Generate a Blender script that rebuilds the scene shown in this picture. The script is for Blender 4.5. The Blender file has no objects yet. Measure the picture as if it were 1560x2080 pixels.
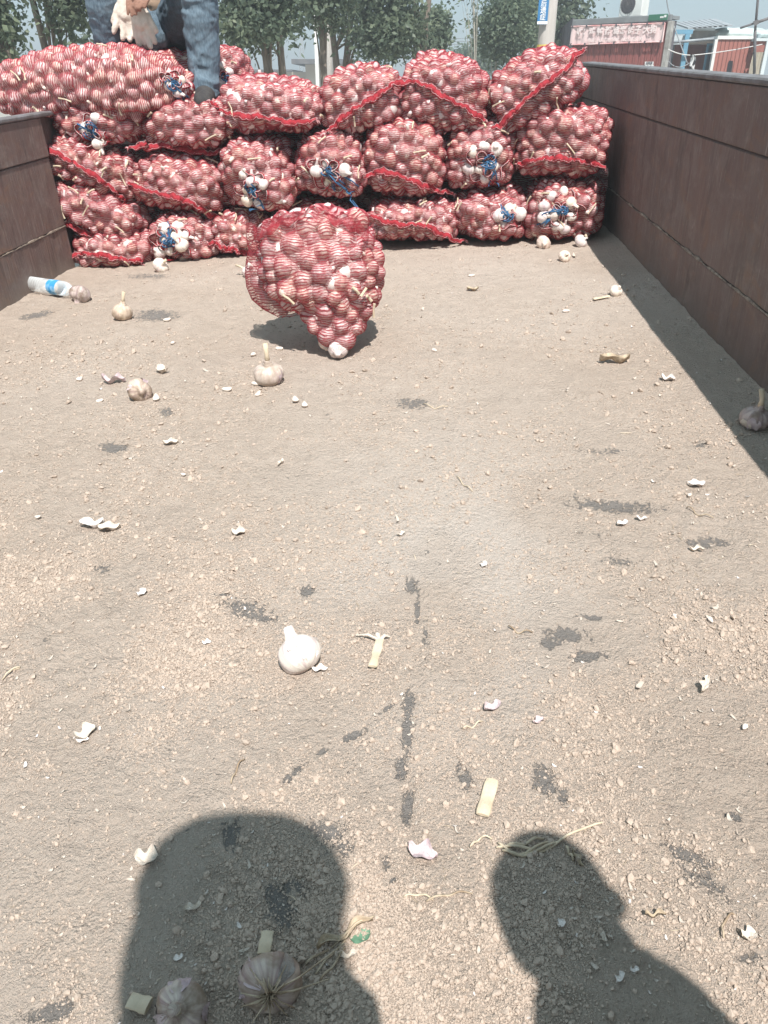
import bpy, bmesh, math, random
import numpy as np
from mathutils import Vector, Matrix, Euler, Quaternion
from mathutils.bvhtree import BVHTree

random.seed(7)
rng = np.random.default_rng(11)
sc = bpy.context.scene
COL = sc.collection

# ------------------------------------------------------------------ camera, world, sun, exposure
FPX = 1562.0                      # focal length in pixels of the 1560 x 2080 photograph
EYE = 2.30                        # camera above the street
HB = 0.85                         # camera above the truck bed
def basis(pitch, yaw):
    F = np.array([-math.sin(yaw)*math.cos(pitch), math.cos(yaw)*math.cos(pitch), -math.sin(pitch)])
    R = np.array([math.cos(yaw), math.sin(yaw), 0.0])
    return R, np.cross(R, F), F
th = math.atan(940/FPX); ps = math.atan(105/FPX*math.cos(th)); al = math.atan(0.045)
Ra = np.array([[math.cos(al), 0, -math.sin(al)], [0, 1, 0], [math.sin(al), 0, math.cos(al)]])
Rt, Ut, Ft = [Ra.T @ v for v in basis(th, ps)]          # camera axes in the truck's own frame
Rw, Uw, Fw = basis(math.atan(870/FPX), 0.0)              # camera axes in the world
RW = np.column_stack([Rw, Uw, -Fw]) @ np.column_stack([Rt, Ut, -Ft]).T   # truck -> world rotation (the truck stands on a slope)
CAMW = np.array([0, 0, EYE]); CAMT = np.array([0, 0, HB])
TT = Matrix.Translation(Vector(CAMW)) @ Matrix(RW.tolist()).to_4x4() @ Matrix.Translation(Vector(-CAMT))

cd = bpy.data.cameras.new('camera'); cam = bpy.data.objects.new('camera', cd); COL.objects.link(cam)
cd.sensor_fit = 'VERTICAL'; cd.sensor_height = 36; cd.lens = 36*FPX/2080
cd.clip_start = 0.02; cd.clip_end = 2000
M = Matrix(np.column_stack([Rw, Uw, -Fw]).tolist()).to_4x4(); M.translation = Vector(CAMW)
cam.matrix_world = M; sc.camera = cam

SUN_T = np.array([-0.19, 0.58, -1.0])                    # way the sunlight travels, truck frame
sdir = RW @ (-SUN_T/np.linalg.norm(SUN_T))
w = bpy.data.worlds.new('World'); sc.world = w; w.use_nodes = True
wn = w.node_tree; bg = wn.nodes['Background']
sky = wn.nodes.new('ShaderNodeTexSky'); sky.sky_type = 'NISHITA'; sky.sun_disc = False
sky.sun_elevation = math.asin(sdir[2]); sky.sun_rotation = math.atan2(sdir[0], sdir[1])
sky.air_density = 1.0; sky.dust_density = 0.6; sky.ozone_density = 3.0
hz = wn.nodes.new('ShaderNodeMix'); hz.data_type = 'RGBA'; hz.inputs[0].default_value = 0.90    # thin even overcast veil over a clear sky
hz.inputs[7].default_value = (1.52, 2.10, 2.30, 1)
wn.links.new(sky.outputs[0], hz.inputs[6]); wn.links.new(hz.outputs[2], bg.inputs[0]); bg.inputs[1].default_value = 0.15
sl = bpy.data.lights.new('sun', 'SUN'); sl.energy = 3.7; sl.angle = math.radians(0.6); sl.color = (1.0, 0.95, 0.90)
so = bpy.data.objects.new('sun', sl); COL.objects.link(so)
so.rotation_euler = Vector(sdir.tolist()).to_track_quat('Z', 'Y').to_euler(); so.location = (0, 0, 20)
sc.view_settings.view_transform = 'Standard'; sc.view_settings.look = 'None'
sc.view_settings.gamma = 1; sc.view_settings.use_curve_mapping = False
sc.view_settings.exposure = 0.94
sc.render.engine = 'CYCLES'
cy = sc.cycles
cy.use_denoising = True
cy.max_bounces = 6; cy.transparent_max_bounces = 12; cy.diffuse_bounces = 3; cy.glossy_bounces = 2; cy.transmission_bounces = 6
cy.caustics_reflective = False; cy.caustics_refractive = False; cy.volume_bounces = 0

# ------------------------------------------------------------------ helpers
def tray(px, py):                                        # ray of a photograph pixel, truck frame
    return CAMT, Ft + Rt*((px-780)/FPX) - Ut*((py-1040)/FPX)
def fl(px, py, z=0.0):                                   # point on the bed floor
    c, d = tray(px, py); return c + d*((z-c[2])/d[2])
def dp(px, py, Y):                                       # point on the cross plane y = Y of the truck
    c, d = tray(px, py); return c + d*((Y-c[1])/d[1])
def wp(px, py, Y):                                       # the same in the world frame, for the street
    d = Fw + Rw*((px-780)/FPX) - Uw*((py-1040)/FPX); return CAMW + d*(Y/d[1])
def to_px(P):                                            # truck points -> photograph pixels
    v = P - CAMT; dd = v @ Ft
    return 780 + FPX*(v @ Rt)/dd, 1040 - FPX*(v @ Ut)/dd

def hash3(ix, iy, iz, s):
    n = (ix*374761393 + iy*668265263 + iz*2147483647 + s*1274126177) & 0xffffffff
    n = ((n ^ (n >> 13))*1274126177) & 0xffffffff
    n = ((n ^ (n >> 16))*2246822519) & 0xffffffff
    return ((n ^ (n >> 15)) & 0xffffff)/float(0xffffff)
def vnoise(P, f, s=0):                                   # value noise in -1..1
    Q = np.asarray(P, float)*f; I = np.floor(Q).astype(np.int64); T = Q-I; T = T*T*(3-2*T)
    x, y, z = I[..., 0], I[..., 1], I[..., 2]; r = 0
    for a in (0, 1):
        for b in (0, 1):
            for c in (0, 1):
                wgt = (T[..., 0] if a else 1-T[..., 0])*(T[..., 1] if b else 1-T[..., 1])*(T[..., 2] if c else 1-T[..., 2])
                r = r + wgt*hash3(x+a, y+b, z+c, s)
    return r*2-1
def fbm(P, f, o=4, s=0):
    return sum(vnoise(P, f*2**k, s+k)*0.5**k for k in range(o))

def mesh_np(name, V, F, mat=None, smooth=False, uv=None):
    me = bpy.data.meshes.new(name)
    V = np.asarray(V, np.float32); n = len(V); me.vertices.add(n); me.vertices.foreach_set('co', V.ravel())
    F = np.asarray(F, np.int32); k = F.shape[1]; m = len(F)
    me.loops.add(m*k); me.loops.foreach_set('vertex_index', F.ravel())
    me.polygons.add(m); me.polygons.foreach_set('loop_start', np.arange(0, m*k, k, dtype=np.int32))
    me.polygons.foreach_set('loop_total', np.full(m, k, np.int32))
    if smooth: me.polygons.foreach_set('use_smooth', np.ones(m, bool))
    me.update(calc_edges=True)
    if uv is not None:
        l = me.uv_layers.new(name='UVMap'); l.data.foreach_set('uv', np.asarray(uv, np.float32)[F.ravel()].ravel())
    if mat: me.materials.append(mat)
    return me
def link(name, me, parent=None, mw=None, kind=None, label=None, cat=None, group=None):
    o = bpy.data.objects.new(name, me); COL.objects.link(o)
    if parent is not None: o.parent = parent
    if mw is not None:
        if parent is None: o.matrix_world = mw
        else: o.matrix_local = mw
    if kind: o['kind'] = kind
    if label: o['label'] = label
    if cat: o['category'] = cat
    if group: o['group'] = group
    return o
def tloc(p, rot=None):
    m = TT @ Matrix.Translation(Vector([float(c) for c in p]))
    return m @ rot.to_4x4() if rot is not None else m
def wloc(p, rz=0.0):
    return Matrix.Translation(Vector([float(c) for c in p])) @ Matrix.Rotation(rz, 4, 'Z')

class MB:
    """collects polygons; build() links them as one mesh object"""
    def __init__(s): s.v = []; s.f = []
    def add(s, V, F):
        b = len(s.v); s.v += [tuple(map(float, p)) for p in V]; s.f += [tuple(i+b for i in f) for f in F]; return s
    def box(s, x0, x1, y0, y1, z0, z1, rot=None, bev=0):
        if bev:
            bm = bmesh.new(); bmesh.ops.create_cube(bm, size=1)
            bmesh.ops.transform(bm, matrix=Matrix.Translation(((x0+x1)/2, (y0+y1)/2, (z0+z1)/2)) @ Matrix.Diagonal((x1-x0, y1-y0, z1-z0, 1)), verts=bm.verts)
            bmesh.ops.bevel(bm, geom=bm.edges[:], offset=bev, segments=1, affect='EDGES')
            bm.verts.index_update(); V = [v.co.copy() for v in bm.verts]; F = [[v.index for v in f.verts] for f in bm.faces]; bm.free()
        else:
            V = [Vector((x, y, z)) for z in (z0, z1) for y in (y0, y1) for x in (x0, x1)]
            F = [(0, 2, 3, 1), (4, 5, 7, 6), (0, 1, 5, 4), (2, 6, 7, 3), (0, 4, 6, 2), (1, 3, 7, 5)]
        if rot is not None: V = [rot @ v for v in V]
        return s.add(V, F)
    def tube(s, pts, r, n=8, cap=True):
        pts = [Vector([float(c) for c in p]) for p in pts]
        rr = r if hasattr(r, '__len__') else [r]*len(pts)
        rings = []; up = None
        for i, p in enumerate(pts):
            t = (pts[min(i+1, len(pts)-1)]-pts[max(i-1, 0)])
            t = t.normalized() if t.length > 1e-9 else Vector((0, 0, 1))
            if up is None: up = t.orthogonal().normalized()
            up = (up - t*up.dot(t)); up = up.normalized() if up.length > 1e-6 else t.orthogonal().normalized()
            q = t.cross(up)
            rings.append([p + (up*math.cos(2*math.pi*k/n) + q*math.sin(2*math.pi*k/n))*rr[i] for k in range(n)])
        V = [v for g in rings for v in g]; F = []
        for i in range(len(pts)-1):
            for k in range(n):
                F.append((i*n+k, i*n+(k+1) % n, (i+1)*n+(k+1) % n, (i+1)*n+k))
        if cap: F.append(tuple(range(n))[::-1]); F.append(tuple((len(pts)-1)*n+k for k in range(n)))
        return s.add(V, F)
    def mesh(s, name, mat, smooth=False):
        me = bpy.data.meshes.new(name); me.from_pydata(s.v, [], s.f)
        if smooth: me.polygons.foreach_set('use_smooth', [True]*len(me.polygons))
        if mat: me.materials.append(mat)
        me.update(); return me
    def build(s, name, mat, parent=None, smooth=False, **k):
        return link(name, s.mesh(name, mat, smooth), parent, **k)

def empty(name, mw, label, cat, group=None):
    return link(name, None, None, mw, None, label, cat, group)

# ---- materials
def nt(name):
    m = bpy.data.materials.new(name); m.use_nodes = True; t = m.node_tree
    b = t.nodes['Principled BSDF']; b.inputs['Roughness'].default_value = 0.8
    b.inputs['Specular IOR Level'].default_value = 0.3
    return m, t, b
def N(t, ty, **k):
    n = t.nodes.new(ty)
    for a, v in k.items():
        if a.startswith('i_'):
            n.inputs[int(a[2:]) if a[2:].isdigit() else a[2:].replace('_', ' ')].default_value = v
        else: setattr(n, a, v)
    return n
def L(t, a, b): t.links.new(a, b)
def coord(t, kind='Object', scale=(1, 1, 1)):
    c = N(t, 'ShaderNodeTexCoord'); mp = N(t, 'ShaderNodeMapping'); mp.inputs['Scale'].default_value = scale
    L(t, c.outputs[kind], mp.inputs[0]); return mp.outputs[0]
def noise(t, co, sc_, det=4, rough=0.55, dist=0.0):
    n = N(t, 'ShaderNodeTexNoise'); n.inputs['Scale'].default_value = sc_; n.inputs['Detail'].default_value = det
    n.inputs['Roughness'].default_value = rough; n.inputs['Distortion'].default_value = dist; L(t, co, n.inputs['Vector']); return n.outputs['Fac']
def ramp(t, fac, stops):
    r = N(t, 'ShaderNodeValToRGB'); e = r.color_ramp.elements
    for i, (p, c) in enumerate(stops):
        c = (c, c, c, 1) if not hasattr(c, '__len__') else (*c, 1)
        if i < 2: e[i].position = p; e[i].color = c
        else: q = e.new(p); q.color = c
    L(t, fac, r.inputs[0]); return r.outputs[0]
def mixc(t, fac, a, b, mode='MIX'):
    m = N(t, 'ShaderNodeMix', data_type='RGBA', blend_type=mode)
    for s, v in ((0, fac), (6, a), (7, b)):
        if hasattr(v, 'links') or hasattr(v, 'is_output'): L(t, v, m.inputs[s])
        else: m.inputs[s].default_value = v if s == 0 else ((*v, 1) if len(v) == 3 else v)
    return m.outputs[2]
def math_(t, op, a, b=None, c=None, clamp=False):
    m = N(t, 'ShaderNodeMath', operation=op); m.use_clamp = clamp
    for i, v in enumerate((a, b, c)):
        if v is None: continue
        if hasattr(v, 'is_output'): L(t, v, m.inputs[i])
        else: m.inputs[i].default_value = v
    return m.outputs[0]
def bump(t, b, h, strength=0.5, dist=0.01):
    n = N(t, 'ShaderNodeBump'); n.inputs['Strength'].default_value = strength; n.inputs['Distance'].default_value = dist
    L(t, h, n.inputs['Height']); L(t, n.outputs[0], b.inputs['Normal'])
def simple(name, col, col2=None, scale=8, rough=0.8, bmp=0.0, metal=0.0, stretch=(1, 1, 1), kind='Object', lo=0.35, hi=0.65, bscale=None, spec=0.3):
    m, t, b = nt(name); b.inputs['Roughness'].default_value = rough; b.inputs['Metallic'].default_value = metal
    b.inputs['Specular IOR Level'].default_value = spec
    co = coord(t, kind, stretch)
    if col2 is None: col2 = tuple(c*0.8 for c in col)
    n = noise(t, co, scale, 5)
    L(t, ramp(t, n, [(lo, col), (hi, col2)]), b.inputs['Base Color'])
    if bmp: bump(t, b, noise(t, co, bscale or scale*3, 5), bmp)
    return m
def rnd(t): return N(t, 'ShaderNodeObjectInfo').outputs['Random']

def bulb_mat(name, base, streak, dirt, dirt_amt, dcol=(0.30, 0.22, 0.16)):
    m, t, b = nt(name)
    uvc = N(t, 'ShaderNodeUVMap').outputs[0]
    mp = N(t, 'ShaderNodeMapping'); mp.inputs['Scale'].default_value = (26, 1.6, 1); L(t, uvc, mp.inputs[0])
    r = rnd(t); ad = N(t, 'ShaderNodeVectorMath', operation='ADD'); L(t, mp.outputs[0], ad.inputs[0])
    cb = N(t, 'ShaderNodeCombineXYZ'); L(t, math_(t, 'MULTIPLY', r, 37.0), cb.inputs[0]); L(t, math_(t, 'MULTIPLY', r, 91.0), cb.inputs[2]); L(t, cb.outputs[0], ad.inputs[1])
    st = ramp(t, noise(t, ad.outputs[0], 1.0, 4), [(0.40, 0.0), (0.68, 1.0)])
    c = mixc(t, st, base, streak)
    o = coord(t, 'Object'); ad2 = N(t, 'ShaderNodeVectorMath', operation='ADD'); L(t, o, ad2.inputs[0]); L(t, cb.outputs[0], ad2.inputs[1])
    dn = noise(t, ad2.outputs[0], 38, 4)
    c = mixc(t, math_(t, 'MULTIPLY', ramp(t, dn, [(0.62-dirt_amt, 0.0), (0.80-dirt_amt*0.8, 1.0)]), dirt), c, dcol)
    tint = ramp(t, r, [(0.0, (0.86, 0.80, 0.82)), (0.5, (1, 1, 1)), (1.0, (1.0, 0.93, 0.82))])
    L(t, mixc(t, 1.0, c, tint, 'MULTIPLY'), b.inputs['Base Color'])
    b.inputs['Roughness'].default_value = 0.55
    bump(t, b, noise(t, ad.outputs[0], 1.3, 3), 0.35, 0.002)
    return m

# bare steel showing through dust: attribute 'bare' on the floor mesh breaks up with fine noise
def floor_mat():
    m, t, b = nt('dusty_bed')
    co = coord(t, 'Object')
    n1 = noise(t, co, 2.2, 4); n2 = noise(t, co, 26, 6, 0.65); n3 = noise(t, co, 120, 6, 0.7); n4 = noise(t, co, 420, 4, 0.7)
    c = ramp(t, n1, [(0.35, (0.59, 0.485, 0.40)), (0.65, (0.64, 0.535, 0.45))])
    c = mixc(t, ramp(t, n2, [(0.35, 0.0), (0.7, 0.8)]), c, (0.53, 0.43, 0.352))
    c = mixc(t, ramp(t, n3, [(0.50, 0.0), (0.72, 0.75)]), c, (0.63, 0.545, 0.455))
    c = mixc(t, ramp(t, n4, [(0.33, 0.6), (0.47, 0.0)]), c, (0.34, 0.26, 0.20))
    at = math_(t, 'MULTIPLY', N(t, 'ShaderNodeAttribute', attribute_name='bare').outputs['Fac'], 1.55)
    n3b = noise(t, coord(t, 'Object', (1.5, 1, 1)), 62, 6, 0.68, 0.8)
    at = math_(t, 'SUBTRACT', at, 0.30)
    k = math_(t, 'ADD', at, math_(t, 'MULTIPLY', math_(t, 'SUBTRACT', n3b, 0.5), 4.6))
    k = math_(t, 'ADD', k, math_(t, 'MULTIPLY', math_(t, 'SUBTRACT', n2, 0.5), 1.3))
    k = ramp(t, k, [(0.42, 0.0), (0.72, 0.74)])
    steel = mixc(t, n4, (0.13, 0.135, 0.14), (0.23, 0.225, 0.22))
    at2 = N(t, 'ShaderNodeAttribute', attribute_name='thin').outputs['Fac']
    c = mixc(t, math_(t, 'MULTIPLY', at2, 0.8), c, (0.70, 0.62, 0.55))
    L(t, mixc(t, k, c, steel), b.inputs['Base Color'])
    b.inputs['Roughness'].default_value = 0.92
    h = math_(t, 'ADD', math_(t, 'MULTIPLY', n3, 0.9), math_(t, 'MULTIPLY', n4, 0.6))
    for vs_, am in ((85, 0.55), (210, 0.45)):                 # crumb shaped relief
        vo = N(t, 'ShaderNodeTexVoronoi'); vo.inputs['Scale'].default_value = vs_; vo.inputs['Randomness'].default_value = 1.0
        wv = N(t, 'ShaderNodeVectorMath', operation='ADD'); L(t, co, wv.inputs[0]); nn = N(t, 'ShaderNodeTexNoise'); nn.inputs['Scale'].default_value = vs_*.8; L(t, co, nn.inputs['Vector'])
        sc_ = N(t, 'ShaderNodeVectorMath', operation='SCALE'); sc_.inputs['Scale'].default_value = 0.9/vs_; L(t, nn.outputs['Color'], sc_.inputs[0]); L(t, sc_.outputs[0], wv.inputs[1]); L(t, wv.outputs[0], vo.inputs['Vector'])
        msk = ramp(t, noise(t, co, 7 if vs_ < 100 else 13, 4), [(0.38, 0.15), (0.62, 1.0)])
        h = math_(t, 'SUBTRACT', h, math_(t, 'MULTIPLY', math_(t, 'MULTIPLY', vo.outputs['Distance'], am), msk))
    h = math_(t, 'SUBTRACT', h, math_(t, 'MULTIPLY', k, 0.35))
    bump(t, b, h, 1.0, 0.011)
    return m

def net_mat():
    m, t, b = nt('red_net')
    uv = N(t, 'ShaderNodeUVMap').outputs[0]
    sp = N(t, 'ShaderNodeSeparateXYZ'); L(t, uv, sp.inputs[0])
    nz = noise(t, uv, 9.0, 3)
    r = math_(t, 'MULTIPLY', rnd(t), 5.0)
    v = math_(t, 'ADD', math_(t, 'MULTIPLY', sp.outputs[1], 112.0), math_(t, 'ADD', r, math_(t, 'MULTIPLY', nz, 5.5)))
    fr = math_(t, 'PINGPONG', v, 0.5)
    stripe = ramp(t, fr, [(0.12, 1.0), (0.20, 0.0)])
    u = math_(t, 'PINGPONG', math_(t, 'ADD', math_(t, 'MULTIPLY', sp.outputs[0], 240.0), math_(t, 'MULTIPLY', nz, 8.0)), 0.5)
    weft = math_(t, 'MULTIPLY', ramp(t, u, [(0.12, 1.0), (0.2, 0.0)]), 0.10)
    fuzz = math_(t, 'MULTIPLY', ramp(t, noise(t, uv, 45, 4), [(0.42, 0.0), (0.68, 1.0)]), 0.32)
    lw = N(t, 'ShaderNodeLayerWeight'); lw.inputs[0].default_value = 0.45
    base = math_(t, 'ADD', 0.02, math_(t, 'MULTIPLY', math_(t, 'POWER', lw.outputs['Facing'], 1.6), 0.75))
    a = math_(t, 'ADD', math_(t, 'MULTIPLY', stripe, 0.68), math_(t, 'ADD', base, math_(t, 'ADD', weft, fuzz)), clamp=True)
    col = mixc(t, stripe, (0.62, 0.15, 0.18), (0.21, 0.028, 0.04))
    b.inputs['Roughness'].default_value = 0.6
    L(t, col, b.inputs['Base Color'])
    tl = N(t, 'ShaderNodeBsdfTranslucent'); tl.inputs[0].default_value = (0.62, 0.10, 0.12, 1)
    mx = N(t, 'ShaderNodeMixShader'); mx.inputs[0].default_value = 0.425; L(t, b.outputs[0], mx.inputs[1]); L(t, tl.outputs[0], mx.inputs[2])
    tr = N(t, 'ShaderNodeBsdfTransparent'); m2 = N(t, 'ShaderNodeMixShader'); L(t, a, m2.inputs[0]); L(t, tr.outputs[0], m2.inputs[1]); L(t, mx.outputs[0], m2.inputs[2])
    L(t, m2.outputs[0], t.nodes['Material Output'].inputs[0])
    return m

def wall_mat():
    m, t, b = nt('scratched_wall_paint')
    co = coord(t, 'Object')
    n1 = noise(t, co, 2.0, 4)
    vs = N(t, 'ShaderNodeMapping'); vs.inputs['Scale'].default_value = (1, 30, 3.4); L(t, co, vs.inputs[0])
    vr = N(t, 'ShaderNodeMapping'); vr.inputs['Scale'].default_value = (1, 150, 11); vr.inputs['Rotation'].default_value = (0.12, 0, 0); L(t, co, vr.inputs[0])
    s1 = ramp(t, noise(t, vs.outputs[0], 1.0, 7, 0.75, 0.5), [(0.48, 0.0), (0.80, 0.65)])
    s2 = ramp(t, noise(t, vr.outputs[0], 1.0, 5, 0.7, 0.8), [(0.60, 0.0), (0.68, 0.85)])
    c = ramp(t, n1, [(0.35, (0.155, 0.100, 0.088)), (0.68, (0.115, 0.088, 0.082))])
    c = mixc(t, ramp(t, noise(t, co, 9, 5), [(0.45, 0.0), (0.75, 0.6)]), c, (0.17, 0.14, 0.13))
    c = mixc(t, s1, c, (0.22, 0.18, 0.165))
    rust = noise(t, coord(t, 'Object', (1, 2.2, 3.0)), 2.6, 8, 0.72, 1.2)
    c = mixc(t, ramp(t, rust, [(0.52, 0.0), (0.66, 0.55)]), c, (0.20, 0.115, 0.075))
    c = mixc(t, ramp(t, noise(t, coord(t, 'Object', (1, 1.0, 1.6)), 5.5, 8, 0.75, 0.8), [(0.50, 0.0), (0.72, 0.6)]), c, (0.245, 0.205, 0.185))
    c = mixc(t, ramp(t, noise(t, coord(t, 'Object', (1, 4, 1)), 3.1, 7, 0.7, 0.5), [(0.30, 0.7), (0.46, 0.0)]), c, (0.06, 0.045, 0.042))
    c = mixc(t, math_(t, 'MULTIPLY', s2, 0.85), c, (0.34, 0.30, 0.275))
    sp = N(t, 'ShaderNodeSeparateXYZ'); L(t, N(t, 'ShaderNodeTexCoord').outputs['Object'], sp.inputs[0])
    c = mixc(t, math_(t, 'MULTIPLY', ramp(t, sp.outputs[2], [(0.0, 1.0), (0.10, 0.0)]), 0.55), c, (0.22, 0.18, 0.15))   # dust settled low down
    c = mixc(t, math_(t, 'MULTIPLY', ramp(t, noise(t, co, 160, 2), [(0.70, 0.0), (0.73, 1.0)]), 0.6), c, (0.30, 0.26, 0.22))
    L(t, c, b.inputs['Base Color']); b.inputs['Roughness'].default_value = 0.6
    bump(t, b, math_(t, 'ADD', noise(t, vs.outputs[0], 2.0, 4), math_(t, 'MULTIPLY', noise(t, co, 3.0, 3), 3.0)), 0.45, 0.008)
    return m

MT = {
 'floor': floor_mat(), 'net': net_mat(), 'wall': wall_mat(),
 'bulb': bulb_mat('garlic_skin', (0.80, 0.74, 0.70), (0.58, 0.44, 0.45), 0.55, 0.10),
 'bulb_white': bulb_mat('clean_garlic_skin', (0.86, 0.82, 0.76), (0.62, 0.50, 0.52), 0.5, 0.05),
 'bulb_dirty': bulb_mat('muddy_garlic_skin', (0.60, 0.53, 0.48), (0.34, 0.25, 0.26), 0.95, 0.20, (0.25, 0.195, 0.15)),
 'bulb_dusty': bulb_mat('dusty_garlic_skin', (0.68, 0.60, 0.53), (0.46, 0.36, 0.34), 0.85, 0.20, (0.36, 0.29, 0.23)),
 'clove': simple('clove_skin', (0.80, 0.74, 0.66), (0.62, 0.52, 0.46), 60, 0.5, 0.2),
 'stem': simple('dry_stem', (0.68, 0.58, 0.44), (0.52, 0.43, 0.31), 30, 0.75, 0.15, bscale=200),
 'straw': simple('straw_bits', (0.56, 0.47, 0.35), (0.30, 0.22, 0.15), 40, 0.8, 0.3),
 'husk': simple('papery_husk', (0.72, 0.65, 0.56), (0.50, 0.42, 0.36), 45, 0.6, 0.4),
 'husk_white': simple('white_papery_husk', (0.86, 0.82, 0.78), (0.66, 0.58, 0.54), 45, 0.5, 0.4),
 'husk_purple': simple('purple_papery_husk', (0.64, 0.54, 0.54), (0.46, 0.35, 0.37), 45, 0.5, 0.4),
 'skin_grey': simple('grey_papery_skin', (0.42, 0.38, 0.35), (0.26, 0.22, 0.20), 60, 0.6, 0.5),
 'leaf_green': simple('torn_green_leaf', (0.16, 0.30, 0.20), (0.10, 0.20, 0.13), 30, 0.6, 0.3),
 'clod': simple('soil_clods', (0.52, 0.43, 0.355), (0.41, 0.33, 0.27), 1.2, 0.95),
 'hem': simple('red_hem', (0.44, 0.035, 0.05), (0.28, 0.02, 0.03), 90, 0.7, 0.6, bscale=220),
 'hem_edge': simple('pink_white_stitching', (0.78, 0.56, 0.56), (0.50, 0.10, 0.12), 160, 0.7, 0.5),
 'thread': simple('white_thread', (0.80, 0.72, 0.70), (0.60, 0.45, 0.45), 120, 0.7, 0.5),
 'cord': simple('blue_cord', (0.05, 0.17, 0.33), (0.03, 0.08, 0.17), 70, 0.5, 0.4),
 'denim': None, 'rim': simple('worn_rail_steel', (0.20, 0.20, 0.21), (0.12, 0.11, 0.11), 20, 0.55, 0.3),
 'joint': simple('joint_shadow_steel', (0.05, 0.04, 0.04), (0.08, 0.06, 0.055), 20, 0.8),
 'weld': simple('dusty_weld', (0.36, 0.30, 0.24), (0.16, 0.12, 0.10), 60, 0.9, 0.6),
}
def denim():
    m, t, b = nt('washed_denim'); co = coord(t, 'Object')
    c = ramp(t, noise(t, co, 5, 5), [(0.35, (0.060, 0.095, 0.130)), (0.62, (0.105, 0.150, 0.190))])
    c = mixc(t, ramp(t, noise(t, coord(t, 'Object', (160, 160, 40)), 1, 3), [(0.4, 0.0), (0.7, 0.35)]), c, (0.26, 0.34, 0.40))
    c = mixc(t, ramp(t, noise(t, co, 18, 4), [(0.5, 0.0), (0.75, 0.45)]), c, (0.22, 0.29, 0.34))
    L(t, c, b.inputs['Base Color']); b.inputs['Roughness'].default_value = 0.9
    bump(t, b, noise(t, coord(t, 'Object', (1, 1, 0.5)), 22, 5, 0.6, 0.8), 0.7, 0.012); return m
MT['denim'] = denim()
MT['skin'] = simple('weathered_skin', (0.36, 0.20, 0.145), (0.27, 0.145, 0.105), 25, 0.55, 0.3, bscale=150)
MT['glove'] = simple('white_cotton_glove', (0.78, 0.71, 0.63), (0.62, 0.54, 0.46), 30, 0.9, 0.5, bscale=300)
MT['shoe'] = simple('dark_cloth_shoe', (0.035, 0.033, 0.035), (0.07, 0.065, 0.062), 30, 0.85, 0.3)
MT['shirt'] = simple('tan_shirt', (0.50, 0.36, 0.26), (0.38, 0.27, 0.19), 8, 0.9, 0.4)
MT['dark_cloth'] = simple('dark_jacket', (0.06, 0.06, 0.075), (0.10, 0.10, 0.11), 8, 0.9, 0.4)
MT['grey_cloth'] = simple('grey_hood', (0.25, 0.25, 0.27), (0.18, 0.18, 0.2), 8, 0.9, 0.4)
MT['hair'] = simple('black_hair', (0.02, 0.017, 0.015), (0.04, 0.03, 0.028), 60, 0.6, 0.5)

# ------------------------------------------------------------------ street behind the truck
ME = MB(); S = 300
ME.add([(-S, -S, 0), (S, -S, 0), (S, S, 0), (-S, S, 0)], [(0, 1, 2, 3)])
ME.build('ground', simple('pale_street_concrete', (0.42, 0.38, 0.33), (0.32, 0.29, 0.25), 0.5, 0.9, 0.3, bscale=6), kind='structure')

def leaf_mat(name, a, b_, c_):
    m, t, b = nt(name)
    at = N(t, 'ShaderNodeAttribute', attribute_name='tint').outputs['Fac']
    L(t, ramp(t, at, [(0.0, a), (0.55, b_), (1.0, c_)]), b.inputs['Base Color'])
    b.inputs['Roughness'].default_value = 0.45
    tl = N(t, 'ShaderNodeBsdfTranslucent'); L(t, ramp(t, at, [(0.0, tuple(x*1.2 for x in a)), (1.0, tuple(x*1.3 for x in c_))]), tl.inputs[0])
    mx = N(t, 'ShaderNodeMixShader'); mx.inputs[0].default_value = 0.42
    L(t, b.outputs[0], mx.inputs[1]); L(t, tl.outputs[0], mx.inputs[2]); L(t, mx.outputs[0], t.nodes['Material Output'].inputs[0])
    return m
LEAF = leaf_mat('broad_leaves', (0.075, 0.105, 0.078), (0.12, 0.16, 0.11), (0.21, 0.25, 0.165))
LEAF_GREY = leaf_mat('grey_green_leaves', (0.08, 0.115, 0.085), (0.135, 0.18, 0.125), (0.22, 0.27, 0.18))
BARK = simple('grey_bark', (0.26, 0.22, 0.18), (0.15, 0.12, 0.10), 12, 0.95, 0.8, stretch=(3, 3, 0.6))
BARKP = simple('pale_bark', (0.46, 0.44, 0.38), (0.32, 0.30, 0.26), 12, 0.9, 0.5)

def leaves(cent, n, size, seed, droop=0.6, spread=0.28, vs=0.7):
    """n leaf-sized folded diamonds scattered round the clump centres"""
    r = np.random.default_rng(seed); cent = np.asarray(cent)
    k = r.integers(0, len(cent), n)
    P = cent[k] + r.normal(size=(n, 3))*np.array([spread, spread, spread*vs])
    d = r.normal(size=(n, 3)); d[:, 2] = d[:, 2]*0.4-droop; d /= np.linalg.norm(d, axis=1)[:, None]
    q = r.normal(size=(n, 3)); q -= (q*d).sum(1)[:, None]*d; q /= np.linalg.norm(q, axis=1)[:, None]
    nn = np.cross(d, q); s = size*r.uniform(0.55, 1.25, n)[:, None]
    V = np.stack([P, P + d*s*0.45 + q*s*0.30 + nn*s*0.07, P + d*s, P + d*s*0.45 - q*s*0.30 + nn*s*0.07], 1).reshape(-1, 3)
    i = np.arange(n)*4
    F = np.concatenate([np.stack([i, i+1, i+2], 1), np.stack([i, i+2, i+3], 1)])
    ct = r.uniform(0, 1, len(cent)); tint = np.clip(ct[k]*0.6 + r.uniform(0, 0.5, n), 0, 1)
    return V, F, np.repeat(tint, 4)

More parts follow.
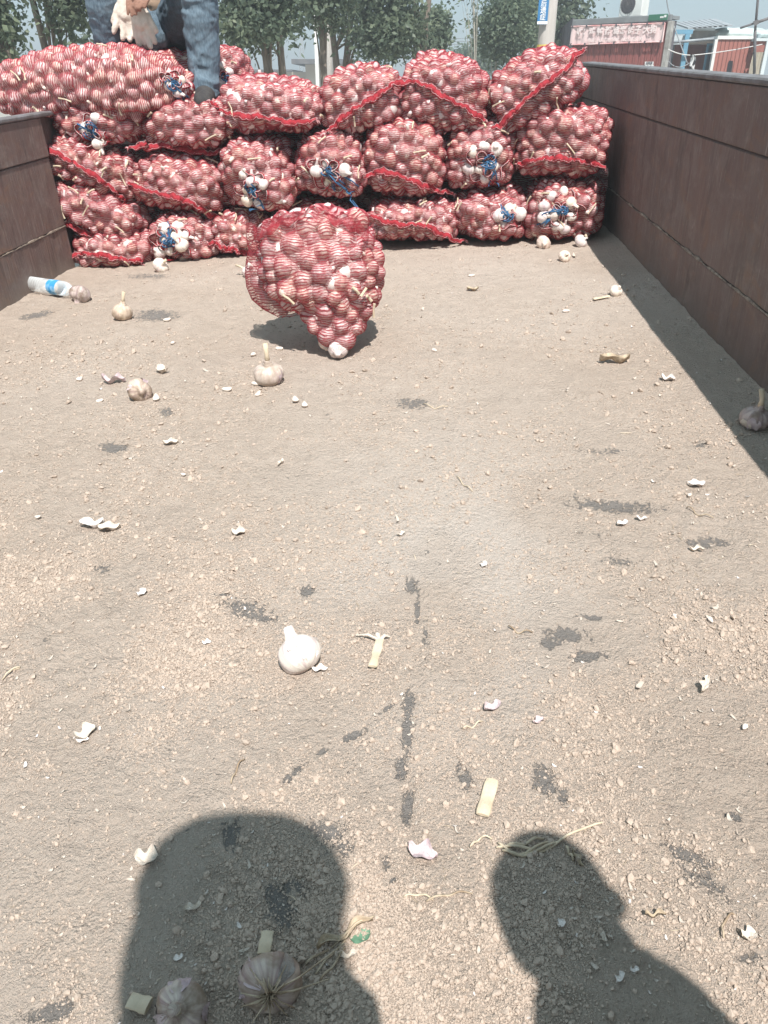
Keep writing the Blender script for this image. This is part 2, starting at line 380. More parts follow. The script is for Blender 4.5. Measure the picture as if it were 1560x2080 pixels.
def tree(name, px, D, crown, size, n, label, trunk_r=0.09, mat=LEAF, bark=BARK, lean=(0, 0), nclump=60, spread=0.28, trunks=((0, 0),), seed=1, hollow=0.0, twig=0, grp='trees along the far side of the street'):
    """crown = (x-left, x-right, bottom) in photograph pixels at distance D, top height in metres"""
    x0, x1, yb, ztop = crown
    a = wp(x0, yb, D); b = wp(x1, yb, D); base = wp(px, 170, D); base[2] = 0
    trunk_r *= 0.72; root = empty(name, wloc(base), label, 'tree', grp)
    cx = (a[0]+b[0])/2-base[0]; rx = (b[0]-a[0])/2; zb = a[2]; cz = (zb+ztop)/2; rz = (ztop-zb)/2
    r = np.random.default_rng(seed); C = []
    nclump = int(nclump*0.8)
    while len(C) < nclump:
        q = r.uniform(-1, 1, 3); l = np.linalg.norm(q)
        if l > 1 or l < hollow: continue
        f = 1.0 if q[2] > -0.3 else 0.92
        C.append((cx+q[0]*rx*f, q[1]*rx*0.8, cz+q[2]*rz))
    # a ragged hanging fringe at the lower edge
    for _ in range(nclump//3):
        an = r.uniform(0, 6.28); rr = math.sqrt(r.uniform(0, 1))*0.95
        C.append((cx+math.cos(an)*rr*rx, math.sin(an)*rr*rx*0.8, zb+r.uniform(0.0, 0.55)))
    V, F, tint = leaves(C, int(n*1.15), size*0.80, seed+5, spread=spread)
    me = mesh_np('crown', V, F, mat); at = me.attributes.new('tint', 'FLOAT', 'POINT'); at.data.foreach_set('value', tint.astype(np.float32))
    link('crown', me, root)
    for j, (ox, oy) in enumerate(trunks):
        t = MB(); top = Vector((cx*0.6+ox*2+lean[0], oy, cz*0.95)); b0 = Vector((ox, oy, -0.02))
        pts = [b0.lerp(top, s) + Vector((0.06*math.sin(4*s+j), 0, 0)) for s in (0, .15, .3, .45, .6, .8, 1)]
        t.tube(pts, [trunk_r*(1.15-0.75*s) for s in (0, .15, .3, .45, .6, .8, 1)], 10)
        fork = pts[3]
        idx = r.permutation(len(C))[:16 if twig == 0 else twig]
        for q in idx:
            e = Vector(C[q]); st = pts[int(r.integers(3, 6))]
            if e.z < st.z-0.2: st = pts[3]
            mid = st.lerp(e, 0.5) + Vector((0, 0, 0.12))
            t.tube([st, mid, e], [trunk_r*0.26, trunk_r*0.16, trunk_r*0.06], 6)
        t.build('trunk', bark, root, smooth=True)
    return root
tree('broadleaf_tree', 38, 9.0, (-90, 52, 116, 5.6), 0.10, 9000, 'dark tree at the far left behind the largest garlic sack', 0.10, nclump=70, spread=0.15, seed=3, trunks=((0, 0),))
tree('broadleaf_tree', 118, 10.5, (112, 176, 62, 5.4), 0.11, 6500, 'tree with a forked leaning trunk just left of the seated man', 0.09, nclump=55, spread=0.15, seed=4, lean=(-0.3, 0))
tree('broadleaf_tree', 556, 12.5, (455, 622, 74, 6.2), 0.12, 15000, 'dense tree with twin trunks between the seated man and the white pole', 0.10, nclump=110, spread=0.17, seed=5, trunks=((-0.06, 0), (0.10, 0.1)))
tree('broadleaf_tree', 645, 14.0, (622, 705, 44, 6.6), 0.12, 9000, 'tree with a bare forked grey trunk in front of the beige building', 0.10, nclump=80, spread=0.18, seed=6)
tree('broadleaf_tree', 760, 15.5, (718, 856, 98, 7.0), 0.13, 15000, 'wide dark tree behind the middle of the sack pile', 0.11, nclump=110, spread=0.2, seed=7, trunks=((-0.5, 0), (0.5, 0.3)))
tree('small_tree', 880, 19.0, (872, 892, 90, 3.6), 0.12, 3500, 'narrow bushy tree at the right edge of the wide dark tree', 0.05, nclump=36, spread=0.15, seed=8, mat=LEAF_GREY, trunks=((-0.1, 0), (0.15, 0), (0.05, 0.1)))
tree('small_tree', 968, 17.0, (920, 985, -5, 5.2), 0.10, 1500, 'thin sparse sapling with a pale slanting stem against the sky', 0.03, nclump=40, spread=0.14, seed=9, mat=LEAF_GREY, bark=BARKP, twig=10)
tree('small_tree', 945, 45.0, (925, 1000, 140, 4.0), 0.26, 5000, 'low distant green tree in the gap between two peaks of the pile', 0.10, nclump=50, spread=0.35, seed=10, mat=LEAF_GREY)
tree('small_tree', 990, 19.0, (990, 1060, 112, 4.0), 0.12, 8000, 'mid green bushy tree with a thin pale trunk left of the concrete pole', 0.035, nclump=70, spread=0.22, seed=11, mat=LEAF_GREY, bark=BARKP, twig=8)
tree('broadleaf_tree', 1120, 23.0, (1045, 1180, 84, 7.5), 0.17, 14000, 'tall dark tree right behind the concrete pole', 0.13, nclump=110, spread=0.26, seed=12)

# far beige building
BEI = simple('beige_render', (0.50, 0.45, 0.37), (0.42, 0.37, 0.30), 0.6, 0.9, 0.2)
ROOFD = simple('dark_roof_edge', (0.10, 0.10, 0.11), (0.15, 0.14, 0.14), 2, 0.8)
D = 60.0
a = wp(455, 150, D); b = wp(622, 150, D); c_ = wp(703, 150, D); zt = wp(540, 146, D)[2]; zt2 = wp(660, 131, D)[2]
bd = empty('flat_roofed_building', wloc((a[0], D, 0)), 'far low beige building with a higher flat roofed block at its right', 'building')
wx = b[0]-a[0]; wx2 = c_[0]-a[0]
MB().box(0, wx, 0, 8, 0, zt).build('wall', BEI, bd)
MB().box(wx+0.01, wx2, -0.6, 8, 0, zt2).build('wall', BEI, bd, label='higher block of the building')
MB().box(wx-0.8, wx2+0.6, -1.6, 8.4, zt2+0.01, zt2+0.28).build('roof', ROOFD, bd)
MB().box(0, wx*0.98-0.85, -0.2, 8.2, zt+0.01, zt+0.14).build('roof', ROOFD, bd)
GLD = simple('dark_window_glass', (0.06, 0.08, 0.10), (0.10, 0.12, 0.14), 3, 0.2)
for k, (x, z, ww, hh, yy) in enumerate(((1.0, 1.0, 0.9, 0.9, 0), (3.4, 1.0, 0.9, 0.9, 0), (5.6, 0.2, 0.9, 1.9, 0), (wx+0.5, 1.0, 1.1, 0.9, -0.6), (wx+2.2, 1.9, 0.5, 0.5, -0.6))):
    fr = MB().box(x-0.08, x+ww+0.08, yy-0.09, yy-0.003, z-0.08, z+hh+0.08).build('window', simple('pale_frame', (0.6, 0.6, 0.58)), bd)
    MB().box(x, x+ww, yy-0.11, yy-0.093, z, z+hh).build('pane', GLD, fr)
# poles
def pole(name, px, D, r, ytop, mat, label, cat, h=None, n=14):
    p = wp(px, 170, D); zt = h if h else wp(px, ytop, D)[2]
    return MB().tube([(0, 0, 0), (0, 0, zt*0.5), (0, 0, zt)], [r*1.1, r, r*0.85], n).build(name, mat, None, True, mw=wloc((p[0], D, 0)), label=label, cat=cat)
WHP = simple('white_pole_paint', (0.78, 0.78, 0.76), (0.66, 0.66, 0.64), 3, 0.5)
CON = simple('pole_concrete', (0.52, 0.49, 0.46), (0.44, 0.41, 0.38), 5, 0.85, 0.3, stretch=(4, 4, 0.4))
pole('white_pole', 645, 20, 0.045, 70, WHP, 'thin white pole right of the forked grey trunk', 'pole', h=4.2)
pole('street_pole', 669, 24, 0.11, 70, CON, 'grey concrete pole between the white pole and the wide dark tree', 'pole', h=6.5)
# concrete utility pole with band and sign
Dp = 15.0; p = wp(1106, 120, Dp)
up = empty('utility_pole', wloc((p[0], Dp, 0)), 'thick pale concrete utility pole carrying a blue sign', 'utility pole')
MB().tube([(0, 0, 0), (0, 0, 1.2), (0, 0, 3.0), (0, 0, 9)], [0.155, 0.145, 0.137, 0.09], 28).build('pole_shaft', CON, up, True)
zb0 = wp(1106, 91, Dp)[2]
MB().tube([(0, 0, zb0-0.45), (0, 0, zb0)], [0.147, 0.146], 28, cap=False).build('yellow_band', simple('yellow_band_paint', (0.78, 0.62, 0.16), (0.66, 0.52, 0.14), 10), up, True)
for z in (7.6, 8.4):
    MB().box(-0.9, 0.9, -0.2, -0.12, z-0.05, z+0.05).build('cross_arm', ROOFD, up)

def text_mesh(txt, size, mat, name, vertical=False, bold=0.0, gap=1.08):
    parts = list(txt) if vertical else [txt]; V = []; F = []
    for i, ch in enumerate(parts):
        cu = bpy.data.curves.new('t', 'FONT'); cu.body = ch; cu.size = size; cu.align_x = 'CENTER'; cu.align_y = 'CENTER'
        cu.extrude = 0.002; cu.offset = bold; cu.resolution_u = 2
        o = bpy.data.objects.new('t', cu); COL.objects.link(o)
        bpy.context.view_layer.update()
        me = bpy.data.meshes.new_from_object(o.evaluated_get(bpy.context.evaluated_depsgraph_get()))
        b0 = len(V)
        V += [(v.co.x, v.co.z, v.co.y - (i*size*gap if vertical else 0)) for v in me.vertices]
        F += [tuple(b0+q for q in f.vertices) for f in me.polygons]
        bpy.data.objects.remove(o); bpy.data.curves.remove(cu); bpy.data.meshes.remove(me)
    # (x, z, y): the text stands upright and faces -y
    V = [(x, -y, z) for x, y, z in V]
    me = bpy.data.meshes.new(name); me.from_pydata(V, [], F); me.materials.append(mat); return me
WHT = simple('white_lettering', (0.82, 0.84, 0.84), (0.76, 0.78, 0.78), 5, 0.6)
BLU = simple('blue_sign_face', (0.03, 0.16, 0.36), (0.045, 0.20, 0.42), 3, 0.5)
ctr = wp(1103.5, 25, Dp-0.16); zbot = wp(1103, 50, Dp-0.16)[2]
sg = empty('pole_sign', wloc((ctr[0]-0.005, Dp-0.165, zbot)), 'narrow blue sign with white characters fixed to the concrete pole', 'sign')
MB().box(-0.083, 0.083, -0.01, 0.01, 0.0, 1.5, bev=0.003).build('sign_board', BLU, sg)
MB().box(-0.083, 0.083, -0.0135, -0.0105, 0.005, 0.045).build('sign_border', WHT, sg)
link('lettering', text_mesh('歪嘴后遗症', 0.097, WHT, 'lettering', True, 0.001, 0.96), sg, Matrix.Translation((0, -0.013, 0.075+0.097*0.96*4+0.02)))

# red corrugated cabin
RED = simple('faded_red_sheet', (0.30, 0.105, 0.095), (0.23, 0.08, 0.075), 1.5, 0.6, 0.2, stretch=(3, 3, 0.4))
GRT = simple('grey_steel_trim', (0.24, 0.26, 0.27), (0.18, 0.19, 0.20), 4, 0.5)
DKS = simple('dark_side_sheet', (0.10, 0.095, 0.11), (0.13, 0.12, 0.135), 2, 0.7)
D = 20.0
A = wp(1169, 40, D); B = wp(1360, 27, D-1.5)
Wd = math.hypot(B[0]-A[0], 1.5); rz = math.atan2(-1.5, B[0]-A[0]); H0 = A[2]
cb = empty('corrugated_cabin', wloc((A[0], D, 0), rz), 'red corrugated metal cabin with a pale banner behind the right truck wall', 'cabin')
npan = 16; pw = Wd/npan
pm = MB().box(0.006, pw-0.006, 0, 0.03, 0.1, H0-0.12).box(0.0, 0.006, 0.012, 0.03, 0.1, H0-0.12).box(pw*0.5-0.008, pw*0.5+0.008, -0.01, 0.0, 0.1, H0-0.12).mesh('wall_panel', RED)
for k in range(npan): link('wall_panel', pm, cb, Matrix.Translation((k*pw, 0, 0)))
MB().box(-0.05, Wd+0.06, -0.035, 0.05, H0-0.115, H0, bev=0.008).build('roof_rail', GRT, cb)
MB().box(Wd+0.001, Wd+0.11, -0.035, 0.07, 0, H0-0.118, bev=0.008).build('corner_post', simple('weathered_post', (0.42, 0.42, 0.40), (0.20, 0.19, 0.18), 6, 0.8, 0.4), cb)
MB().box(-0.07, -0.001, -0.03, 0.07, 0, H0-0.118, bev=0.008).build('corner_post', GRT, cb)
MB().box(-0.05, Wd+0.06, 0.055, 0.36, H0-0.08, H0-0.02).build('roof', GRT, cb)
sd = MB()
for k in range(1): sd.box(-0.03, -0.002, 0.08+k*0.37, 0.08+k*0.37+0.22, 0, H0-0.082)
sd.build('side_wall', DKS, cb)
MB().box(-0.04, Wd, 0.30, 0.34, 0, H0-0.1).build('rear_wall', DKS, cb)
MB().box(Wd, Wd+0.04, 0.08, 0.30, 0, H0-0.1).build('side_wall', DKS, cb)
CR = cb.matrix_world
def on_cab(px, py):                                       # where a pixel's ray meets the cabin front: local x, z
    d = Fw + Rw*((px-780)/FPX) - Uw*((py-1040)/FPX); inv = CR.inverted()
    o = inv @ Vector(CAMW); dd = inv.to_3x3() @ Vector(d); t = -o.y/dd.y; q = o+dd*t; return q.x, q.z
ds = empty('dark_shed', wloc((0, 0, 0)), 'dark sheet metal shed wall left of the red cabin, under the tree', 'shed')
q0 = wp(1164, 36, 20.9); q1 = wp(1126, 70, 23.5)
for k in range(5):
    s0, s1 = k/5, (k+1)/5-0.012; e0 = q1+(q0-q1)*s0; e1 = q1+(q0-q1)*s1
    MB().add([(e0[0], e0[1], 0), (e1[0], e1[1], 0), (e1[0], e1[1], e1[2]), (e0[0], e0[1], e0[2]), (e0[0]+.05, e0[1]+.06, 0), (e1[0]+.05, e1[1]+.06, 0), (e1[0]+.05, e1[1]+.06, e1[2]), (e0[0]+.05, e0[1]+.06, e0[2])], [(0, 1, 2, 3), (7, 6, 5, 4), (0, 4, 5, 1), (1, 5, 6, 2), (2, 6, 7, 3), (3, 7, 4, 0)]).build('wall_panel', DKS, ds)
# banner (hangs on the cabin: its own thing)
x0, z0 = on_cab(1164, 54); x1, z1 = on_cab(1354, 47); _, z2 = on_cab(1166, 91); _, z3 = on_cab(1350, 85)
BAN = simple('bleached_banner', (0.74, 0.56, 0.56), (0.80, 0.64, 0.63), 2.5, 0.8, 0.3)
nb = 60; V = []; F = []
for i in range(nb+1):
    s = i/nb; x = x0+(x1-x0)*s
    for j in range(7):
        r_ = j/6; zt_ = z0+(z1-z0)*s - 0.015*abs(math.sin(s*math.pi*6)); zb_ = z2+(z3-z2)*s + 0.01*abs(math.sin(s*math.pi*6+1))
        V.append((x, -0.05-0.012*math.sin(s*40+r_*2)-0.008*math.sin(s*90), zt_+(zb_-zt_)*r_))
for i in range(nb):
    for j in range(6): q = i*7+j; F.append((q, q+7, q+8, q+1))
bn = empty('banner', CR.copy(), 'bleached pink banner with pale characters tied across the red cabin', 'banner')
link('banner_sheet', mesh_np('banner_sheet', V, F, BAN, True), bn)
PAL = simple('pale_banner_lettering', (0.88, 0.78, 0.77), (0.84, 0.72, 0.71), 4, 0.8)
bh = z0-z2
link('lettering', text_mesh('收：鸡 鸭 鹅 鸳鸯 鸽子 大狗', bh*0.44, PAL, 'lettering', bold=0.004), bn, Matrix.Translation(((x0+x1)/2, -0.076, (z0+z1+z2+z3)/4+bh*0.16)) @ Matrix.Rotation(-math.atan2(z1-z0, x1-x0), 4, 'Y'))
link('lettering', text_mesh('电话：13737822000  18237825100', bh*0.26, PAL, 'lettering', bold=0.002), bn, Matrix.Translation(((x0+x1)/2, -0.076, (z0+z1+z2+z3)/4-bh*0.30)) @ Matrix.Rotation(-math.atan2(z1-z0, x1-x0), 4, 'Y'))
ed = MB(); ed.tube([(x0, -0.07, z0), (x1, -0.07, z1)], 0.011, 5); ed.tube([(x0, -0.07, z2), (x1, -0.07, z3)], 0.011, 5); ed.tube([(x1, -0.07, z1), (x1, -0.07, z3)], 0.013, 5)
ed.build('banner_edge', simple('banner_hem', (0.82, 0.66, 0.65), (0.7, 0.3, 0.3), 3), bn)
tkm = MB().box(0, 0.03, -0.09, -0.06, -0.025, 0.02).mesh('tie', DKS)
for i in range(7):
    q = (i/6+0.01)*0.97
    link('tie', tkm, bn, Matrix.Translation((x0+(x1-x0)*q, 0, z0+(z1-z0)*q-.005))); link('tie', tkm, bn, Matrix.Translation((x0+(x1-x0)*q, 0, z2+(z3-z2)*q+.005)))
# green shop sign, stickers
gx0, gz1 = on_cab(1321, 29); gx1, gz0 = on_cab(1359, 41)
gs = empty('shop_sign', CR.copy(), 'small dark green sign at the upper right of the red cabin', 'sign')
MB().box(gx0, gx1-0.02, -0.06, -0.036, gz0, gz1-0.01, bev=0.004).build('sign_board', simple('green_sign_face', (0.04, 0.15, 0.10), (0.05, 0.18, 0.12), 4, 0.5), gs)
k_ = MB(); ex = gx1-0.17
k_.box(ex, ex+0.012, -0.066, -0.061, gz0+0.04, gz1-0.05).box(ex+0.06, ex+0.072, -0.066, -0.061, gz0+0.04, gz1-0.05).box(ex+0.012, ex+0.06, -0.066, -0.061, gz0+0.04, gz0+0.052).box(ex+0.012, ex+0.06, -0.066, -0.061, gz1-0.062, gz1-0.05)
k_.box(ex+0.085, ex+0.13, -0.066, -0.061, gz0+0.05, gz0+0.09).build('emblem', WHT, gs)
st = empty('wall_stickers', CR.copy(), 'two rows of white printed notices low on the red cabin', 'sticker')
for r_, yy in enumerate((128.5, 135.5)):
    for c in range(3):
        sx, sz = on_cab(1313+c*6.2, yy)
        q = MB().box(sx-0.028, sx+0.028, -0.016, -0.012, sz-0.03, sz+0.03).build('sticker', WHT, st)
link('lettering', text_mesh('出租房', 0.052, simple('dark_print', (0.1, 0.1, 0.12)), 'lettering', gap=1.1), st, Matrix.Translation((on_cab(1319.5, 128.5)[0], -0.019, on_cab(1319, 128.5)[1])))
# air conditioner on the roof
ax0, az = on_cab(1232, 31); ax1, _ = on_cab(1277, 31)
ac = empty('air_conditioner', CR @ Matrix.Translation((ax0, 0.5, H0)), 'white air conditioner unit standing on the roof of the red cabin', 'air conditioner')
aw = (ax1-ax0)*1.03
MB().box(0, aw, 0, 0.3, 0.03, 0.50, bev=0.015).build('casing', simple('ac_white', (0.72, 0.74, 0.72), (0.64, 0.66, 0.64), 4, 0.5), ac)
g = MB(); cxg = aw*0.38
for k in range(20):
    an = 2*math.pi*k/20; g.tube([(cxg, -0.02, 0.26), (cxg+0.17*math.cos(an), -0.02, 0.26+0.17*math.sin(an))], 0.004, 4)
for rr in (0.06, 0.11, 0.17): g.tube([(cxg+rr*math.cos(q*0.35), -0.02, 0.26+rr*math.sin(q*0.35)) for q in range(19)], 0.004, 4)
g.build('fan_grille', ROOFD, ac)
dk = MB(); V = [(cxg+0.17*math.cos(q*0.314), -0.004, 0.26+0.17*math.sin(q*0.314)) for q in range(20)]; dk.add(V, [tuple(range(20))[::-1]]); dk.build('fan_recess', DKS, ac)
MB().box(0.05, 0.12, 0.02, 0.28, -0.01, 0.03).build('foot', ROOFD, ac); MB().box(aw-0.12, aw-0.05, 0.02, 0.28, -0.01, 0.03).build('foot', ROOFD, ac)

# open shelter with slatted roof right of the cabin
def seg(mb, a, b, D, r, n=6): return mb.tube([wp(*a, D) , wp(*b, D)], r, n)
D = 21.0
sh = empty('shelter', wloc((0, 0, 0)), 'open blue framed shelter with a slatted metal roof right of the red cabin', 'shelter')
SLAT = simple('galvanised_slat', (0.34, 0.37, 0.39), (0.24, 0.26, 0.28), 4, 0.5)
ra = [(1374+i*10.5, 47-i*1.0) for i in range(8)]
for i, (x, y) in enumerate(ra):
    P = wp(x-6, y, D+2.6); Q = wp(1400+i*10.5 if i < 7 else 1474, 58-i*0.8, D)
    m_ = MB(); d = (Q-P); m_.add([P+(-.03, 0, .02), P+(.16, 0, .02), Q+(.16, 0, .02), Q+(-.03, 0, .02), P+(-.03, 0, -.01), P+(.16, 0, -.01), Q+(.16, 0, -.01), Q+(-.03, 0, -.01)], [(0, 1, 2, 3), (7, 6, 5, 4), (0, 4, 5, 1), (1, 5, 6, 2), (2, 6, 7, 3), (3, 7, 4, 0)])
    m_.build('roof_slat', SLAT, sh)
BLF = simple('light_blue_frame', (0.16, 0.34, 0.46), (0.12, 0.27, 0.38), 3, 0.6)
def plate(x0, y0, x1, y1, D, th, mat, name, parent, **k):
    a = wp(x0, y0, D); b = wp(x1, y1, D)
    return MB().box(min(a[0], b[0]), max(a[0], b[0]), D, D+th, min(a[2], b[2]), max(a[2], b[2])).build(name, mat, parent, **k)
plate(1361, 60, 1407, 69, D, 0.06, BLF, 'beam', sh)
def post(px0, px1, y0, D, mat, parent, name='post', z0=0.0):
    a = wp(px0, y0, D); b = wp(px1, y0, D)
    return MB().box(a[0], b[0], D-0.03, D+0.03, z0, a[2]).build(name, mat, parent)
post(1392, 1401, 69.5, D-0.05, BLF, sh)
WHS = simple('white_sheet_wall', (0.60, 0.66, 0.68), (0.52, 0.58, 0.60), 1, 0.7)
GRS = simple('grey_blue_interior', (0.30, 0.35, 0.37), (0.25, 0.30, 0.32), 1, 0.8)
plate(1352, 72, 1398, 90, D+0.3, 0.05, WHS, 'fascia_panel', sh)
a = wp(1350, 80, D+2.5); b = wp(1462, 80, D+2.5)
MB().box(a[0], b[0], D+2.5, D+2.6, 0, a[2]+0.05).build('back_wall', GRS, sh)
MB().box(b[0]-0.05, b[0], D, D+2.5, 0, a[2]).build('side_wall', GRS, sh)
plate(1407, 62, 1458, 78, D+0.4, 0.04, simple('patched_board', (0.40, 0.38, 0.35), (0.26, 0.25, 0.24), 6, 0.8), 'patched_board', sh)
plate(1412, 57, 1452, 62, D+0.3, 0.04, WHS, 'fascia_panel', sh)
rl = MB(); seg(rl, (1356, 87), (1460, 78), D-0.3, 0.03); rl.build('rail', SLAT, sh, True)
wfr = empty_f = plate(1438, 88, 1453, 150, D+0.05, 0.05, BLF, 'door_frame', sh); plate(1441, 92, 1450, 150, D+0.035, 0.012, GLD, 'door_pane', wfr)
# red shed
rs = empty('red_shed', wloc((0, 0, 0)), 'red sheet metal shed with a dark opening near the right edge', 'shed')
RSH = simple('orange_red_sheet', (0.36, 0.14, 0.115), (0.28, 0.11, 0.09), 2, 0.6, 0.2, stretch=(3, 3, .4))
D = 20.5; a = wp(1458, 80, D); b = wp(1534, 80, D)
k = 9; pw = (b[0]-a[0])/k
pm = MB().box(0.005, pw-0.005, 0, 0.04, 0, a[2]).mesh('wall_panel', RSH)
for i in range(k): link('wall_panel', pm, rs, Matrix.Translation((a[0]+i*pw, D, 0)))
MB().box(a[0]-0.02, b[0], D-0.03, D+3, a[2]+0.002, a[2]+0.07).build('roof', simple('white_trim', (0.72, 0.74, 0.73), (0.6, 0.62, 0.6), 4), rs)
MB().box(a[0]-0.07, a[0]-0.005, D-0.04, D+0.05, 0, a[2]).build('corner_post', simple('white_post_paint', (0.70, 0.70, 0.68), (0.6, 0.6, 0.58), 4), rs)
MB().box(a[0], b[0], D+2.9, D+2.95, 0, a[2]).build('rear_wall', RSH, rs)
MB().box(b[0]-0.01, b[0]+0.03, D+0.05, D+2.9, 0, a[2]).build('side_wall', RSH, rs)
hp = [wp(*q, D-0.012) for q in ((1474, 156), (1479, 128), (1481, 123), (1489, 124), (1488, 135), (1484, 156))]
MB().add(hp+[q+np.array((0, 0.008, 0)) for q in hp], [tuple(range(6))[::-1]]).build('opening', simple('dark_opening', (0.02, 0.02, 0.025)), rs)
D = 20.3; a = wp(1533, 84, D); b = wp(1556, 84, D); c_ = wp(1540, 106, D)
sh2 = empty('side_stall', wloc((0, 0, 0)), 'stall with a beige tarpaulin front at the right edge', 'stall')
MB().box(a[0]+.03, b[0], D, D+2.5, c_[2], a[2]).build('upper_panel', RSH, sh2)
MB().box(a[0], b[0]+0.6, D-0.05, D+2.6, a[2]+0.005, a[2]+0.06).build('roof', WHS, sh2)
MB().box(b[0], b[0]+0.08, D-0.05, D+0.05, 0, a[2]).build('post', WHS, sh2)
V = []; F = []
for i in range(13):
    for j in range(13):
        x = a[0]+0.01+(b[0]-a[0]-.02)*i/12; z = c_[2]*(1-j/12); V.append((x, D+0.03*math.sin(i*1.7+j*0.5)+0.03*math.sin(j*1.3)-0.03, z))
for i in range(12):
    for j in range(12): q = i*13+j; F.append((q, q+13, q+14, q+1))
link('tarpaulin', mesh_np('tarpaulin', V, F, simple('beige_tarpaulin', (0.46, 0.42, 0.34), (0.34, 0.31, 0.25), 2, 0.8, 0.5), True), sh2)
# plastic sheeting bundled on top
def blob(P0, sx, sy, sz, seed, amp=0.25, n=20):
    V, F = CS(n); V = V*np.array([sx, sy, sz]); nn = 1+amp*fbm(V, 1.6/max(sx, sy, sz), 3, seed); return V*nn[:, None]+np.array(P0), F
def CS(n):
    V = []; F = []; idx = {}
    def vid(p):
        k = tuple(np.round(p, 6))
        if k not in idx: idx[k] = len(V); V.append(p)
        return idx[k]
    tn = np.tan(np.linspace(-math.pi/4, math.pi/4, n+1))
    for ax in range(3):
        for sg_ in (-1, 1):
            g = [[None]*(n+1) for _ in range(n+1)]
            for i in range(n+1):
                for j in range(n+1):
                    p = np.zeros(3); p[ax] = sg_; p[(ax+1) % 3] = tn[i]*sg_; p[(ax+2) % 3] = tn[j]
                    g[i][j] = vid(p/np.linalg.norm(p))
            for i in range(n):
                for j in range(n): F.append((g[i][j], g[i+1][j], g[i+1][j+1], g[i][j+1]))
    return np.array(V), np.array(F)
PLS = simple('milky_plastic_sheet', (0.62, 0.70, 0.68), (0.42, 0.50, 0.48), 2.2, 0.35, 0.6, spec=0.5)
q = wp(1520, 68, 21.8)
V, F = blob((0, 0, 0), 0.95, 0.7, 0.16, 4, 0.35, 24)
link('plastic_sheeting', mesh_np('plastic_sheeting', V, F, PLS, True), None, wloc((q[0]+0.05, 21.8, q[2]-0.04)), label='pale plastic sheeting bundled on top of the red shed', cat='plastic sheet')
# antenna mast with cross arm
an_ = MB(); D = 19.0; seg(an_, (1532, 150), (1534, 60), D, 0.03); seg(an_, (1534, 60), (1543, -40), D, 0.025)
am = empty('antenna_mast', wloc((0, 0, 0)), 'thin dark mast with a slanting cross arm rising from the shed', 'antenna')
an_.build('mast', ROOFD, am, True)
ar = MB(); seg(ar, (1504, 57), (1536, 46), D-0.05, 0.022); seg(ar, (1536, 46), (1565, 36), D-0.05, 0.03); ar.build('cross_arm', ROOFD, am, True)
ar = MB(); ar.add(*[[wp(*p_, D-0.1) for p_ in ((1529, 44), (1540, 39), (1542, 48), (1533, 53))]+[wp(*p_, D-0.02) for p_ in ((1529, 44), (1540, 39), (1542, 48), (1533, 53))], [(0, 1, 2, 3), (7, 6, 5, 4), (0, 4, 5, 1), (1, 5, 6, 2), (2, 6, 7, 3), (3, 7, 4, 0)]]); ar.build('clamp', ROOFD, am)
# hanging cloth
hc = MB(); Dh = 18.0
for (pts, wd) in ((((1407, 111), (1404, 128), (1410, 140)), 0.07),):
    pass
V = []; F = []
for i in range(9):
    for j in range(12):
        s = i/8; r_ = j/11; p_ = wp(1402+9*s+2*math.sin(r_*5), 111+30*r_, Dh); p_[1] += 0.04*math.sin(s*9+r_*3); V.append(p_)
for i in range(8):
    for j in range(11): q = i*12+j; F.append((q, q+12, q+13, q+1))
clm, ct, cbb = nt('black_and_white_cloth'); nn_ = noise(ct, coord(ct, 'Object'), 7, 2); L(ct, ramp(ct, nn_, [(0.50, (0.03, 0.03, 0.035)), (0.55, (0.7, 0.72, 0.72))]), cbb.inputs['Base Color'])
link('hanging_cloth', mesh_np('hanging_cloth', V, F, clm, True), None, wloc((0, 0, 0)), label='black and white cloth hung on a line before the shelter', cat='cloth')
# wires
def wire(name, pts, r, mat, label):
    m_ = MB(); m_.tube(pts, r, 5); return m_.build(name, mat, None, label=label, cat='wire')
def sagline(a, b, Da, Db, sag, n=14):
    A_ = wp(*a, Da); B_ = wp(*b, Db); return [A_*(1-s)+B_*s-np.array((0, 0, sag*4*s*(1-s))) for s in np.linspace(0, 1, n)]
WR = simple('grey_wire', (0.20, 0.22, 0.24), (0.28, 0.30, 0.32), 3)
WRL = simple('pale_line', (0.62, 0.62, 0.6), (0.5, 0.5, 0.5), 3)
wire('guy_wire', sagline((1349, -30), (1358, 22), 18.6, 18.6, 0, 3)+sagline((1358, 22), (1396, 128), 18.6, 18.2, 0.0, 6)[1:], 0.012, WR, 'slanting wire running down from the roof corner of the red cabin')
wire('clothes_line', sagline((1357, 100), (1408, 112), 18.1, 18.1, .03)+sagline((1408, 112), (1548, 90), 18.0, 20.0, 0.02)[1:], 0.010, WRL, 'pale clothes line stretched from the cabin to the stall')
wire('cable', sagline((1356, 122), (1400, 128), 18.5, 18.5, .1), 0.010, WR, 'dark cable sagging beside the corner post of the cabin')
for k, y in enumerate((75, 81, 87)):
    wire('power_line', sagline((760, y), (1010, y+0.5), 70, 70, 0.1), 0.03, WR, ('upper', 'middle', 'lowest')[k]+' of the three far power lines over the gap in the trees')
ty = MB(); D = 110
for s in (-1, 1): seg(ty, (613+s*5, 150), (613+s*1.2, 70), D, 0.06)
for i in range(8): y = 78+i*9; q = 1.2+3.8*(y-70)/80; seg(ty, (613-q, y), (613+q, y+8), D, 0.04); seg(ty, (613+q, y), (613-q, y+8), D, 0.04)
ty.build('transmission_tower', simple('tower_steel', (0.4, 0.42, 0.44)), None, mw=Matrix.Identity(4), label='faint far lattice tower between two tree trunks', cat='tower')
plate(503, 155, 523, 170, 30, 1.8, simple('white_box_body', (0.75, 0.75, 0.72)), 'white_crate', None, label='white box shape standing in the street behind the pile', cat='box')

